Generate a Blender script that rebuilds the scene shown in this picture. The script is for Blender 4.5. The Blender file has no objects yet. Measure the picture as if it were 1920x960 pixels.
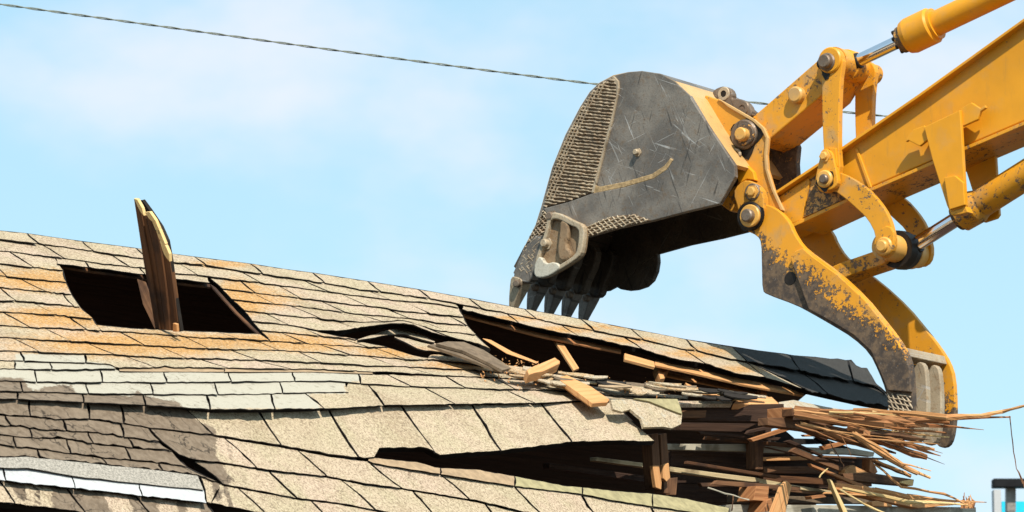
import bpy, math, random
import numpy as np
from math import radians, sin, cos, pi
from mathutils import Matrix, Vector

random.seed(11)
rng = np.random.default_rng(5)
SC = bpy.context.scene
COL = SC.collection

# ------------------------------------------------------------------ camera
FPX = 7292.0                      # focal length in pixels of a 1920 wide frame
PITCH = radians(9)
CAM = np.array([0., 0., 1.7])
FW = np.array([0, cos(PITCH), sin(PITCH)])
UP = np.array([0, -sin(PITCH), cos(PITCH)])
RT = np.array([1., 0, 0])
cd = bpy.data.cameras.new('camera')
cam = bpy.data.objects.new('camera', cd)
COL.objects.link(cam)
cam.location = CAM
cam.rotation_euler = (pi / 2 + PITCH, 0, 0)
cd.sensor_width = 36
cd.lens = FPX * 36 / 1920
cd.clip_end = 3000
cd.dof.use_dof = True
cd.dof.focus_distance = 17.2
cd.dof.aperture_fstop = 11
SC.camera = cam

# ------------------------------------------------------------------ sky, sun, exposure
SUN_EL, SUN_AZ = radians(49), radians(161)
W = bpy.data.worlds.new('World')
SC.world = W
W.use_nodes = True
nt = W.node_tree
for n in list(nt.nodes):
    nt.nodes.remove(n)
N = nt.nodes.new
out = N('ShaderNodeOutputWorld')
bg = N('ShaderNodeBackground')
sky = N('ShaderNodeTexSky')
sky.sky_type = 'NISHITA'
sky.sun_disc = False
sky.sun_elevation = SUN_EL
sky.sun_rotation = SUN_AZ
sky.altitude = 0
sky.air_density = 1.0
sky.dust_density = 0.6
sky.ozone_density = 1.2
tc = N('ShaderNodeTexCoord')
mp = N('ShaderNodeMapping')
mp.inputs['Scale'].default_value = (9, 9, 15)
mp.inputs['Location'].default_value = (3.25, 0.4, 0.75)
nz = N('ShaderNodeTexNoise')
nz.inputs['Scale'].default_value = 1.0
nz.inputs['Detail'].default_value = 5
nz.inputs['Roughness'].default_value = 0.5
rp = N('ShaderNodeMapRange')
rp.interpolation_type = 'SMOOTHSTEP'
rp.inputs['From Min'].default_value = 0.46
rp.inputs['From Max'].default_value = 0.72
rp.inputs['To Min'].default_value = 0.0
rp.inputs['To Max'].default_value = 0.75
mx = N('ShaderNodeMix')
mx.data_type = 'RGBA'
mx.inputs['B'].default_value = (7.0, 7.05, 8.0, 1)
veil = N('ShaderNodeMix')                # thin high haze that pales the whole sky
veil.data_type = 'RGBA'
veil.inputs['Factor'].default_value = 0.58
veil.inputs['B'].default_value = (4.35, 7.2, 8.5, 1)
nt.links.new(tc.outputs['Generated'], mp.inputs['Vector'])
nt.links.new(mp.outputs['Vector'], nz.inputs['Vector'])
nt.links.new(nz.outputs['Fac'], rp.inputs['Value'])
nt.links.new(rp.outputs['Result'], mx.inputs['Factor'])
nt.links.new(sky.outputs['Color'], veil.inputs['A'])
nt.links.new(veil.outputs['Result'], mx.inputs['A'])
nt.links.new(mx.outputs['Result'], bg.inputs['Color'])
bg.inputs['Strength'].default_value = 0.10
nt.links.new(bg.outputs['Background'], out.inputs['Surface'])

sd = bpy.data.lights.new('sun', 'SUN')
sun = bpy.data.objects.new('sun', sd)
COL.objects.link(sun)
sd.energy = 4.9
sd.angle = radians(0.5)
sd.color = (1.0, 0.94, 0.84)
to_sun = Vector((sin(SUN_AZ) * cos(SUN_EL), cos(SUN_AZ) * cos(SUN_EL), sin(SUN_EL)))
sun.rotation_euler = to_sun.to_track_quat('Z', 'Y').to_euler()
sun.location = (0, -10, 30)
SC.view_settings.view_transform = 'Standard'
SC.view_settings.look = 'None'
SC.view_settings.exposure = 0.42
SC.view_settings.gamma = 1

# ------------------------------------------------------------------ geometry helpers
def ray(u, v):
    return RT * (u - 960) / FPX + UP * (480 - v) / FPX + FW

def un(u, v, p, n):
    """the point of plane (p, n) seen at photo pixel u, v"""
    d = ray(u, v)
    return CAM + d * (np.dot(p - CAM, n) / np.dot(d, n))

def at(u, v, Y):
    d = ray(u, v)
    return CAM + d * (Y / d[1])

def unit(a):
    a = np.asarray(a, float)
    return a / (np.linalg.norm(a) + 1e-12)

PSI = radians(47.5)
RDIR = np.array([cos(PSI), sin(PSI), 0])          # along the ridge, receding to the right
PERP = np.array([sin(PSI), -cos(PSI), 0])         # horizontal, down the front slope
PA = at(960, 577, 18.0)
NA = PERP * sin(radians(30)) + np.array([0, 0, cos(radians(30))])   # outward normal of upper slope
_a = un(-100, 744, PA, NA)
_b = un(1280, 754, PA, NA)
DB = PERP * cos(radians(50)) - np.array([0, 0, sin(radians(50))])
NB = unit(np.cross(_b - _a, DB))
if NB[2] < 0:
    NB = -NB
PB = _a
ALPHA = radians(35.7)
ES = np.array([cos(ALPHA), -sin(ALPHA), 0])       # along the digging arm, towards the machine
EW = 1.063 * np.array([sin(ALPHA), cos(ALPHA), 0])        # across the machine, away from camera
E0 = at(1045, 594, 19.45)
KX = 1.063                                         # metres per drawing unit on the machine
ND = -PERP                                        # vertical planes along the house, normal away from camera
PD = un(1300, 860, PB, NB)

def link(name, verts, faces, mat, parent=None, uv=None, smooth=None, mats=None, midx=None):
    me = bpy.data.meshes.new(name)
    me.from_pydata([tuple(v) for v in verts], [], faces)
    if mats:
        for m in mats:
            me.materials.append(m)
        if midx is not None:
            me.polygons.foreach_set('material_index', midx)
    elif mat:
        me.materials.append(mat)
    if uv is not None:
        l = me.uv_layers.new(name='UVMap')
        li = np.zeros(len(me.loops), int)
        me.loops.foreach_get('vertex_index', li)
        l.data.foreach_set('uv', np.asarray(uv, float)[li].ravel())
    if smooth is not None:
        if smooth is True:
            smooth = [True] * len(me.polygons)
        me.polygons.foreach_set('use_smooth', smooth)
    me.update()
    o = bpy.data.objects.new(name, me)
    COL.objects.link(o)
    if parent is not None:
        setparent(o, parent)
    return o

def wloc(p):
    m = np.zeros(3)
    while p is not None:
        m += np.array(p.location)
        p = p.parent
    return m

def setparent(o, parent):
    o.parent = parent
    base = PIV[parent.name] if parent.name in PIV else np.zeros(3)
    o.matrix_parent_inverse = Matrix.Translation(-Vector(base))
PIV = {}

def empty(name, loc, label, cat, group=None, kind=None):
    o = bpy.data.objects.new(name, None)
    COL.objects.link(o)
    o.location = loc
    PIV[o.name] = np.array(loc, float)
    o['label'] = label
    o['category'] = cat
    if group:
        o['group'] = group
    if kind:
        o['kind'] = kind
    return o

def tag(o, label, cat, group=None, kind=None):
    o['label'] = label
    o['category'] = cat
    if group:
        o['group'] = group
    if kind:
        o['kind'] = kind
    return o

def bevel(o, w=0.005, seg=2):
    m = o.modifiers.new('bevel', 'BEVEL')
    m.width = w
    m.segments = seg
    m.limit_method = 'ANGLE'
    m.angle_limit = radians(40)
    m.harden_normals = False
    return o

def chaikin(poly, it=2, q=0.25):
    p = np.array(poly, float)
    for _ in range(it):
        nx = np.roll(p, -1, axis=0)
        p = np.stack([p * (1 - q) + nx * q, p * q + nx * (1 - q)], 1).reshape(-1, 2)
    return p

def grain_uv(pts):
    pts = np.asarray(pts)
    e = np.roll(pts, -1, axis=0) - pts
    k = np.argmax((e ** 2).sum(1))
    a = unit(e[k])
    n = np.zeros(3)
    for i in range(1, len(pts) - 1):
        n += np.cross(pts[i] - pts[0], pts[i + 1] - pts[0])
    b = unit(np.cross(unit(n), a))
    return a, b

def prism3(name, pts, ext, mat, parent=None, bev=0, seg=2):
    """a plate: outline pts (3D, flat) pushed along vector ext"""
    pts = np.asarray(pts, float)
    n = len(pts)
    ext = np.asarray(ext, float)
    nrm = np.zeros(3)
    for i in range(1, n - 1):
        nrm += np.cross(pts[i] - pts[0], pts[i + 1] - pts[0])
    if np.dot(nrm, ext) > 0:
        pts = pts[::-1]
    v = np.vstack([pts, pts + ext])
    f = [tuple(range(n)), tuple(range(2 * n - 1, n - 1, -1))]
    for i in range(n):
        j = (i + 1) % n
        f.append((j, i, i + n, j + n))
    a, b = grain_uv(pts)
    sh = random.uniform(0, 50)
    t = np.linalg.norm(ext)
    uv = np.stack([v @ a + sh, v @ b + np.r_[np.zeros(n), np.full(n, t)] + sh * .37], 1)
    o = link(name, v, f, mat, parent, uv)
    if bev:
        bevel(o, bev, seg)
    return o

def pl(poly, p, n, off=0.0):
    """photo outline -> points on plane (p, n) moved off metres along n"""
    q = p + np.asarray(n) * off
    return [un(u, v, q, n) for u, v in poly]

def eplate(name, poly, w, t, mat, parent, bev=0.004, curve=0, shift=0.0):
    """steel plate parallel to the arm's side; w = offset of its camera face, t = thickness"""
    if curve:
        poly = chaikin(poly, curve)
    pts = np.array(pl(poly, E0, EW, w)) + EW * shift
    return prism3(name, pts, EW * t, mat, parent, bev)

def ep(u, v, w):
    return un(u, v, E0 + EW * w, EW)

def lathe(name, p0, axis, prof, mat, parent=None, seg=28):
    """prof: list of (distance along axis, radius); every segment is smooth round and crisp along"""
    kx = 1.063 if abs(abs(np.dot(unit(axis), unit(EW))) - 1) < 1e-3 else 1.0
    axis = unit(axis)
    prof = [(d * kx, r * 1.063) for d, r in prof]
    t = np.array([0, 0, 1.]) if abs(axis[2]) < .9 else np.array([1., 0, 0])
    a = unit(np.cross(axis, t))
    b = np.cross(axis, a)
    an = np.arange(seg) / seg * 2 * pi
    circ = np.outer(np.cos(an), a) + np.outer(np.sin(an), b)
    V, Fc = [], []
    for (d0, r0), (d1, r1) in zip(prof[:-1], prof[1:]):
        k = len(V)
        V += list(np.asarray(p0) + axis * d0 + circ * max(r0, 1e-4))
        V += list(np.asarray(p0) + axis * d1 + circ * max(r1, 1e-4))
        for i in range(seg):
            j = (i + 1) % seg
            Fc.append((k + i, k + j, k + seg + j, k + seg + i))
    return link(name, V, Fc, mat, parent, None, True)

def pin(name, u, v, wface, prot, rad, mat, parent, depth=0.05, chamf=0.006):
    p = ep(u, v, wface)
    return lathe(name, p + EW * depth, -EW, [(0, rad), (depth + prot - chamf, rad), (depth + prot, rad - chamf), (depth + prot, 0)], mat, parent)

def hexbolt(name, u, v, wface, rad, hgt, mat, parent):
    p = ep(u, v, wface)
    return lathe(name, p + EW * .004, -EW, [(0, rad * 1.5), (.01, rad * 1.5), (.01, rad), (hgt, rad), (hgt + .003, rad * .8), (hgt + .003, 0)], mat, parent, 6)

def box(name, x0, x1, y0, y1, z0, z1, mat, parent=None):
    v = [(x, y, z) for x in (x0, x1) for y in (y0, y1) for z in (z0, z1)]
    f = [(0, 1, 3, 2), (4, 6, 7, 5), (0, 4, 5, 1), (2, 3, 7, 6), (0, 2, 6, 4), (1, 5, 7, 3)]
    return link(name, v, f, mat, parent)

def tube_mesh(path, rads, sides=4, jit=0.0, roll=0.0, flat=1.0):
    path = np.asarray(path, float)
    n = len(path)
    V, Fc = [], []
    for i in range(n):
        d = unit(path[min(i + 1, n - 1)] - path[max(i - 1, 0)])
        t = np.array([0, 0, 1.]) if abs(d[2]) < .9 else np.array([1., 0, 0])
        a = unit(np.cross(d, t)); b = np.cross(d, a)
        for k in range(sides):
            an = roll + 2 * pi * k / sides
            rr = rads[i] * (1 + jit * random.uniform(-1, 1))
            V.append(path[i] + (a * cos(an) * flat + b * sin(an)) * rr)
    for i in range(n - 1):
        for k in range(sides):
            m = (k + 1) % sides
            Fc.append((i * sides + k, i * sides + m, (i + 1) * sides + m, (i + 1) * sides + k))
    Fc.append(tuple(range(sides))[::-1])
    Fc.append(tuple(range((n - 1) * sides, n * sides)))
    return V, Fc

def splinter(name, pts, wid, mat, parent, flat=.4, jit=.30, sides=4, sub=3):
    """pts: (u, v, Y) along the piece; wid: width in photo pixels at each point"""
    P = np.array([at(*p) for p in pts])
    Yv = np.array([p[2] for p in pts])
    R = np.array(wid, float) * Yv / FPX * .62
    # refine
    tt = np.linspace(0, len(P) - 1, (len(P) - 1) * sub + 1)
    Q = np.stack([np.interp(tt, range(len(P)), P[:, k]) for k in range(3)], 1)
    r = np.interp(tt, range(len(P)), R)
    Q[1:-1] += rng.normal(0, .0012, Q[1:-1].shape)
    V, Fc = tube_mesh(Q, r * 1.15, sides, jit, random.uniform(-.35, .35), flat)
    V = np.array(V)
    a = unit(Q[-1] - Q[0])
    sh = random.uniform(0, 50)
    uv = np.stack([V @ a + sh, V[:, 2] * 1.3 + V[:, 0] * .4 + sh * .31], 1)
    return link(name, V, Fc, mat, parent, uv)

# ------------------------------------------------------------------ materials
def newmat(name, rough=.8, metal=0.0, spec=.5):
    m = bpy.data.materials.new(name)
    m.use_nodes = True
    t = m.node_tree
    b = t.nodes['Principled BSDF']
    b.inputs['Roughness'].default_value = rough
    b.inputs['Metallic'].default_value = metal
    b.inputs['Specular IOR Level'].default_value = spec
    return m, t, b

class G:
    """little node graph helper"""
    def __init__(s, t):
        s.t = t
    def nd(s, typ, **k):
        n = s.t.nodes.new(typ)
        for a, v in k.items():
            setattr(n, a, v)
        return n
    def put(s, sock, v):
        if hasattr(v, 'is_output') or isinstance(v, bpy.types.NodeSocket):
            s.t.links.new(v, sock)
        else:
            if isinstance(v, tuple) and len(v) == 3 and sock.type == 'RGBA':
                v = (*v, 1)
            sock.default_value = v
    def coord(s, kind='Object', scale=(1, 1, 1), rot=(0, 0, 0)):
        c = s.nd('ShaderNodeTexCoord')
        m = s.nd('ShaderNodeMapping')
        m.inputs['Scale'].default_value = scale
        m.inputs['Rotation'].default_value = rot
        s.t.links.new(c.outputs[kind], m.inputs['Vector'])
        return m.outputs['Vector']
    def noise(s, vec, scale, detail=4, rough=.55, dist=0):
        n = s.nd('ShaderNodeTexNoise')
        n.inputs['Scale'].default_value = scale
        n.inputs['Detail'].default_value = detail
        n.inputs['Roughness'].default_value = rough
        n.inputs['Distortion'].default_value = dist
        s.t.links.new(vec, n.inputs['Vector'])
        return n.outputs['Fac']
    def voro(s, vec, scale, feature='DISTANCE_TO_EDGE'):
        n = s.nd('ShaderNodeTexVoronoi', feature=feature)
        n.inputs['Scale'].default_value = scale
        s.t.links.new(vec, n.inputs['Vector'])
        return n.outputs['Distance']
    def rng(s, v, a, b, c=0.0, d=1.0, smooth=True):
        n = s.nd('ShaderNodeMapRange')
        if smooth:
            n.interpolation_type = 'SMOOTHSTEP'
        for k, x in zip(('From Min', 'From Max', 'To Min', 'To Max'), (a, b, c, d)):
            n.inputs[k].default_value = x
        s.put(n.inputs['Value'], v)
        return n.outputs['Result']
    def math(s, op, a, b=0.0, c=None):
        n = s.nd('ShaderNodeMath', operation=op)
        s.put(n.inputs[0], a)
        s.put(n.inputs[1], b)
        if c is not None:
            s.put(n.inputs[2], c)
        return n.outputs[0]
    def mix(s, f, a, b, blend='MIX'):
        n = s.nd('ShaderNodeMix', data_type='RGBA', blend_type=blend)
        s.put(n.inputs['Factor'], f)
        s.put(n.inputs['A'], a)
        s.put(n.inputs['B'], b)
        return n.outputs['Result']
    def bump(s, h, strength, dist, bsdf):
        n = s.nd('ShaderNodeBump')
        n.inputs['Strength'].default_value = strength
        n.inputs['Distance'].default_value = dist
        s.put(n.inputs['Height'], h)
        s.t.links.new(n.outputs['Normal'], bsdf.inputs['Normal'])

def mat_shingle(name, dark=None):
    m, t, b = newmat(name, .92, 0, .25)
    g = G(t)
    co = g.coord()
    at_ = g.nd('ShaderNodeAttribute', attribute_name='paint')
    sep = g.nd('ShaderNodeSeparateColor')
    t.links.new(at_.outputs['Color'], sep.inputs['Color'])
    rnd = at_.outputs['Alpha']
    big = g.noise(co, 5.5, 4, .6)
    mid = g.noise(co, 34, 4, .65)
    fine = g.noise(co, 210, 3, .7)
    fine2 = g.noise(co, 95, 4, .75)
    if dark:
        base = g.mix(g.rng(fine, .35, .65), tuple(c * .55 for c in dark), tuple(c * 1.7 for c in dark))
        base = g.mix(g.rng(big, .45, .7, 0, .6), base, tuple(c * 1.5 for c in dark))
    else:
        base = g.mix(rnd, (.52, .42, .285), (.50, .375, .275))
        base = g.mix(g.rng(big, .40, .68, 0, .75), base, (.44, .375, .235))
        base = g.mix(g.rng(g.noise(co, 2.7, 3), .5, .7, 0, .55), base, (.33, .245, .15))
        n2 = g.math('MULTIPLY', g.math('SUBTRACT', mid, .5), 1.1)
        n2 = g.math('ADD', n2, g.math('MULTIPLY', g.math('SUBTRACT', fine2, .5), .6))
        org = g.rng(g.math('ADD', sep.outputs['Blue'], g.math('MULTIPLY', n2, .8)), .18, .86)
        base = g.mix(g.math('MULTIPLY', org, .88), base, (.54, .265, .06))
        base = g.mix(g.rng(rnd, 0, 1, .15, 0, False), base, (.24, .18, .115))   # tabs weathered darker or paler
        # dark granule specks
        spk = g.math('MAXIMUM', g.rng(fine, .52, .60, 0, .7), g.rng(fine2, .535, .60, 0, .72))
        base = g.mix(spk, base, (.115, .078, .045))
        base = g.mix(g.rng(fine2, .38, .46, .6, 0), base, (.60, .50, .35))
        nw = g.math('ADD', sep.outputs['Green'], g.math('MULTIPLY', n2, .8))
        wcol = g.mix(g.math('MAXIMUM', g.rng(fine, .54, .64, 0, .4), g.rng(g.noise(co, 22, 5, .7), .56, .68, 0, .6)), (.42, .385, .305), (.19, .165, .12))
        base = g.mix(g.rng(nw, .42, .58), base, wcol)
        tcol = g.mix(g.rng(mid, .35, .65), (.15, .110, .074), (.215, .163, .113))
        tcol = g.mix(g.rng(fine, .62, .72, 0, .5), tcol, (.06, .043, .03))
        nt_ = g.math('ADD', sep.outputs['Red'], g.math('MULTIPLY', n2, 1.0))
        wv_ = g.nd('ShaderNodeVectorMath', operation='ADD')
        t.links.new(co, wv_.inputs[0])
        n3_ = g.nd('ShaderNodeTexNoise'); n3_.inputs['Scale'].default_value = 9; n3_.inputs['Detail'].default_value = 4
        t.links.new(co, n3_.inputs['Vector'])
        s3_ = g.nd('ShaderNodeVectorMath', operation='SCALE'); s3_.inputs['Scale'].default_value = .22
        t.links.new(n3_.outputs['Color'], s3_.inputs[0]); t.links.new(s3_.outputs[0], wv_.inputs[1])
        flake = g.math('MULTIPLY', g.rng(g.voro(wv_.outputs[0], 8), .012, .035, .85, 0), g.rng(g.noise(co, 4.1, 2), .42, .55))
        tcol = g.mix(flake, tcol, (.03, .022, .015))
        tcol = g.mix(g.rng(big, .5, .68, 0, .5), tcol, (.26, .20, .14))
        base = g.mix(g.rng(nt_, .44, .56), base, tcol)
        vv = g.nd('ShaderNodeVectorMath', operation='ADD')
        t.links.new(co, vv.inputs[0])
        nn = g.nd('ShaderNodeTexNoise'); nn.inputs['Scale'].default_value = 16
        t.links.new(co, nn.inputs['Vector'])
        sc = g.nd('ShaderNodeVectorMath', operation='SCALE'); sc.inputs['Scale'].default_value = .10
        t.links.new(nn.outputs['Color'], sc.inputs[0])
        t.links.new(sc.outputs[0], vv.inputs[1])
        crk = g.rng(g.voro(vv.outputs[0], 15), .008, .03, .55, 0)
        crk = g.math('MULTIPLY', crk, g.rng(g.noise(co, 3.3, 2), .48, .62))
        base = g.mix(crk, base, (.09, .06, .035))
    t.links.new(base, b.inputs['Base Color'])
    h = g.math('ADD', g.math('MULTIPLY', fine, .7), g.math('MULTIPLY', fine2, .6))
    g.bump(h, .8, .007, b)
    return m

def mat_wood(name, c0, c1, rough=.8, dark=None, fine=1.0):
    m, t, b = newmat(name, rough, 0, .3)
    g = G(t)
    co = g.coord('UV', (2.2, 55 * fine, 1))
    gr = g.noise(co, 1.0, 5, .65, .6)
    gr2 = g.noise(g.coord('UV', (6, 190, 1)), 1.0, 2, .6)
    big = g.noise(g.coord('Object'), 6, 3)
    c = g.mix(g.rng(gr, .32, .68), c0, c1)
    c = g.mix(g.rng(gr2, .55, .75, 0, .3), c, tuple(x * .45 for x in c0))
    if dark:
        c = g.mix(g.rng(big, .48, .66, 0, .85), c, dark)
    t.links.new(c, b.inputs['Base Color'])
    g.bump(g.math('ADD', gr, g.math('MULTIPLY', gr2, .5)), .6, .006, b)
    return m

def mat_paint(name, col, wear, dust=.3, grad=None, rough=.42):
    m, t, b = newmat(name, rough, 0, .32)
    g = G(t)
    co = g.coord()
    n1 = g.noise(co, 2.6, 4, .6)
    n2 = g.noise(co, 22, 6, .72)
    n3 = g.noise(co, 75, 4, .7)
    st = g.noise(g.coord('Object', (30, 30, 5), (.5, .4, 0)), 1.0, 5, .7)
    base = g.mix(g.rng(n1, .35, .7), col, tuple(x * .84 for x in col))
    base = g.mix(g.rng(g.noise(co, 8, 4, .6), .5, .75, 0, dust), base, (.42, .26, .11))
    base = g.mix(g.rng(st, .56, .72, 0, .5 * dust + .1), base, (.30, .17, .05))
    chip = g.math('ADD', g.math('MULTIPLY', g.noise(co, 40, 6, .78), .34), g.math('ADD', g.math('MULTIPLY', n2, .28), g.math('MULTIPLY', n1, .22)))
    chip = g.math('ADD', chip, g.math('MULTIPLY', n3, .16))
    if grad:
        kx, z0, span, amt = grad          # height of the rubbed-off line on the thing itself
        sp = g.nd('ShaderNodeSeparateXYZ')
        t.links.new(co, sp.inputs[0])
        hgt = g.math('ADD', sp.outputs['Z'], g.math('MULTIPLY', sp.outputs['X'], kx))
        chip = g.math('ADD', chip, g.rng(hgt, z0 - span, z0 + span, amt, 0, False))
    mk = g.rng(chip, .66 - wear, .685 - wear)
    steel = g.mix(g.rng(n2, .4, .65), (.055, .042, .034), (.15, .10, .06))
    steel = g.mix(g.rng(n3, .58, .7, 0, .5), steel, (.26, .21, .16))
    base = g.mix(mk, base, steel)
    t.links.new(base, b.inputs['Base Color'])
    t.links.new(g.rng(mk, 0, 1, rough, .72), b.inputs['Roughness'])
    h = g.math('SUBTRACT', g.math('MULTIPLY', n3, .25), mk)
    g.bump(h, .35, .003, b)
    return m

def mat_steel(name, c0, c1, rust, rough=.5, metal=.35, scr=.5, ramt=.6):
    m, t, b = newmat(name, rough, metal, .5)
    g = G(t)
    co = g.coord()
    n1 = g.noise(co, 4, 5, .65)
    n2 = g.noise(co, 30, 5, .7)
    n3 = g.noise(co, 120, 3, .7)
    c = g.mix(g.rng(n1, .35, .65), c0, c1)
    c = g.mix(g.rng(n2, .52, .7, 0, ramt), c, rust)
    c = g.mix(g.rng(n3, .5, .7, 0, .4), c, tuple(x * .45 for x in c0))
    def streak(th, sc, det=2, off=0.0):
        v = g.coord('Object', (1, 1, 1), (0, 0, ALPHA))
        for rot, scl in (((0, th, 0), (1, 1, 1)), ((0, 0, 0), sc)):
            m2 = g.nd('ShaderNodeMapping')
            m2.inputs['Rotation'].default_value = rot
            m2.inputs['Scale'].default_value = scl
            m2.inputs['Location'].default_value = (off, off, off)
            t.links.new(v, m2.inputs['Vector'])
            v = m2.outputs['Vector']
        return g.noise(v, 1.0, det, .6, .35)
    acc = None
    for k, (th, wd) in enumerate(((.45, 70), (-.6, 95), (1.2, 60), (.9, 110), (-1.25, 80))):
        s = g.rng(streak(th, (wd, 1, 3.2), 2, k * 3.7), .665, .70)
        acc = s if acc is None else g.math('MAXIMUM', acc, s)
    acc = g.math('MULTIPLY', acc, g.rng(g.noise(co, 5.5, 3), .42, .62))
    c = g.mix(g.math('MULTIPLY', acc, scr), c, (.42, .40, .37))
    dk = g.math('MAXIMUM', g.rng(streak(.35, (60, 1, 3), 3, 9.1), .62, .68), g.rng(streak(-.3, (48, 1, 3.6), 3, 5.3), .63, .69))
    c = g.mix(g.math('MULTIPLY', dk, .7), c, tuple(x * .3 for x in c0))
    t.links.new(c, b.inputs['Base Color'])
    t.links.new(g.rng(n2, .3, .7, rough - .1, rough + .2), b.inputs['Roughness'])
    g.bump(g.math('SUBTRACT', g.math('ADD', n2, g.math('MULTIPLY', n3, .4)), g.math('MULTIPLY', acc, .6)), .3, .004, b)
    return m

def mat_plain(name, col, rough=.8, metal=0, var=.3, scale=12):
    m, t, b = newmat(name, rough, metal, .2)
    g = G(t)
    n = g.noise(g.coord(), scale, 4, .65)
    c = g.mix(g.rng(n, .3, .7), tuple(x * (1 - var) for x in col), tuple(min(1, x * (1 + var)) for x in col))
    t.links.new(c, b.inputs['Base Color'])
    return m

M = {}
M['shingle'] = mat_shingle('granule_shingle')
M['shaded'] = mat_shingle('shaded_shingle', (.036, .033, .029))  # darkened copy of the shingle: shade on the right end put into its colour
M['edge'] = mat_plain('asphalt_edge', (.022, .018, .015), .95)
M['felt'] = mat_plain('felt_and_slit_shade', (.016, .013, .011), .95)  # felt; under the shingles its near-black colours in the shade of the slits
M['tarpaper'] = mat_plain('tar_paper', (.15, .108, .07), .85, 0, .25, 30)
M['olive'] = mat_plain('bare_shingle_back', (.29, .25, .135), .85, 0, .22, 22)
M['taupe'] = mat_plain('dusty_band', (.32, .225, .135), .85, 0, .2, 25)
M['grey_strip'] = mat_plain('grey_granules', (.28, .255, .215), .95, 0, .45, 130)
M['fresh'] = mat_wood('fresh_split_wood', (.48, .215, .075), (.62, .33, .135), .75)
M['pale'] = mat_wood('pale_split_wood', (.62, .41, .16), (.72, .53, .25), .75)
M['red'] = mat_wood('reddish_wood', (.26, .10, .035), (.42, .19, .075), .75)
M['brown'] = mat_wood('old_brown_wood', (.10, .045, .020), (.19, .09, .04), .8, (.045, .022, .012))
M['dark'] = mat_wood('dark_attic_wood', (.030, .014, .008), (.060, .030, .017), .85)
M['rail'] = mat_wood('whitewashed_lath', (.34, .31, .235), (.46, .42, .33), .85, (.16, .14, .10))
M['tan'] = mat_wood('dusty_lath', (.42, .32, .17), (.55, .44, .26), .85, (.16, .11, .06))
M['weather'] = mat_wood('weathered_board', (.055, .022, .009), (.13, .055, .020), .85, (.028, .014, .008), .6)
YEL = (.70, .300, .013)
M['yel'] = mat_paint('arm_yellow_paint', YEL, .065, .32)
M['yelw'] = mat_paint('worn_yellow_paint', (.68, .295, .018), .125, .8)
M['yelt'] = mat_paint('thumb_yellow_paint', (.68, .29, .018), .10, .6, (.9, 5.70, .20, .30))
M['yelb'] = mat_paint('ear_yellow_paint', (.64, .29, .035), .11, .8)
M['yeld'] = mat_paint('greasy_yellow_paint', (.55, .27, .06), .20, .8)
M['steel'] = mat_steel('bucket_plate', (.12, .103, .086), (.225, .192, .155), (.17, .11, .06), .5, .25, .9, .55)
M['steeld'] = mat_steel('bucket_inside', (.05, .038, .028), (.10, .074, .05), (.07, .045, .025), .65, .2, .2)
M['bead'] = mat_steel('hardfacing_bead', (.34, .26, .175), (.48, .385, .26), (.24, .13, .06), .6, .2, .2)
M['beadbase'] = mat_steel('hardfacing_base', (.13, .08, .042), (.19, .115, .06), (.09, .045, .02), .75, .1, .1)
M['rim'] = mat_steel('dusty_cast_steel', (.34, .26, .17), (.46, .37, .25), (.27, .15, .06), .6, .2, .5)
M['bright'] = mat_steel('worn_bright_steel', (.46, .41, .32), (.58, .53, .42), (.40, .30, .2), .5, .2, .4, .35)
M['tooth'] = mat_steel('tooth_steel', (.105, .10, .096), (.20, .185, .165), (.14, .085, .045), .45, .4, .8, .6)
M['dusty'] = mat_paint('dusty_yellow_shell', (.56, .34, .13), .03, .95)
M['pin'] = mat_steel('pin_steel', (.13, .095, .07), (.22, .16, .11), (.22, .11, .045), .5, .4, .3)
M['pinyel'] = mat_paint('pin_yellow', (.68, .36, .08), .10, .9)
M['dust'] = mat_plain('caked_dust', (.34, .235, .12), .95, 0, .35, 60)
M['rustcast'] = mat_steel('rusty_cast_steel', (.20, .125, .065), (.30, .20, .11), (.16, .08, .03), .65, .15, .3)
M['grease'] = mat_plain('black_grease', (.018, .014, .011), .45)
ch, _t, _b = newmat('chrome_rod', .12, 1.0)
_b.inputs['Base Color'].default_value = (.72, .72, .76, 1)
M['chrome'] = ch
M['wire'] = mat_plain('weathered_cable', (.16, .17, .13), .6, .2, .3, 60)
M['blackp'] = mat_plain('black_plastic', (.008, .008, .009), .8)
M['greyp'] = mat_plain('grey_post', (.22, .21, .19), .6)
M['cyan'] = mat_plain('cyan_board', (.02, .50, .72), .5, 0, .05)
M['white'] = mat_plain('white_board', (.43, .435, .43), .7, 0, .12, 60)
M['soil'] = mat_plain('soil', (.085, .07, .05), .95, 0, .35, .8)
M['siding'] = mat_plain('painted_siding', (.62, .60, .54), .8, 0, .08, 6)

# ------------------------------------------------------------------ ground
gr = link('ground', [(-900, -300, 0), (900, -300, 0), (900, 1500, 0), (-900, 1500, 0)], [(0, 1, 2, 3)], M['soil'])
gr['kind'] = 'structure'

# ------------------------------------------------------------------ house: empty, shell
HB0 = un(500, 950, PB, NB)
HX = np.array([HB0[0], HB0[1], 0])
house = empty('wrecked_house', HX, 'half demolished house whose patched tan shingle roof is torn open at the right end', 'house')

def rp(t, q, dz=0.0, rear=False):
    """point of the roof frame: t along the ridge from PA, q metres out from it"""
    sgn = -1 if rear else 1
    return PA + RDIR * t + PERP * (sgn * q * cos(radians(30))) + np.array([0, 0, -q * sin(radians(30)) + dz])

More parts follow.
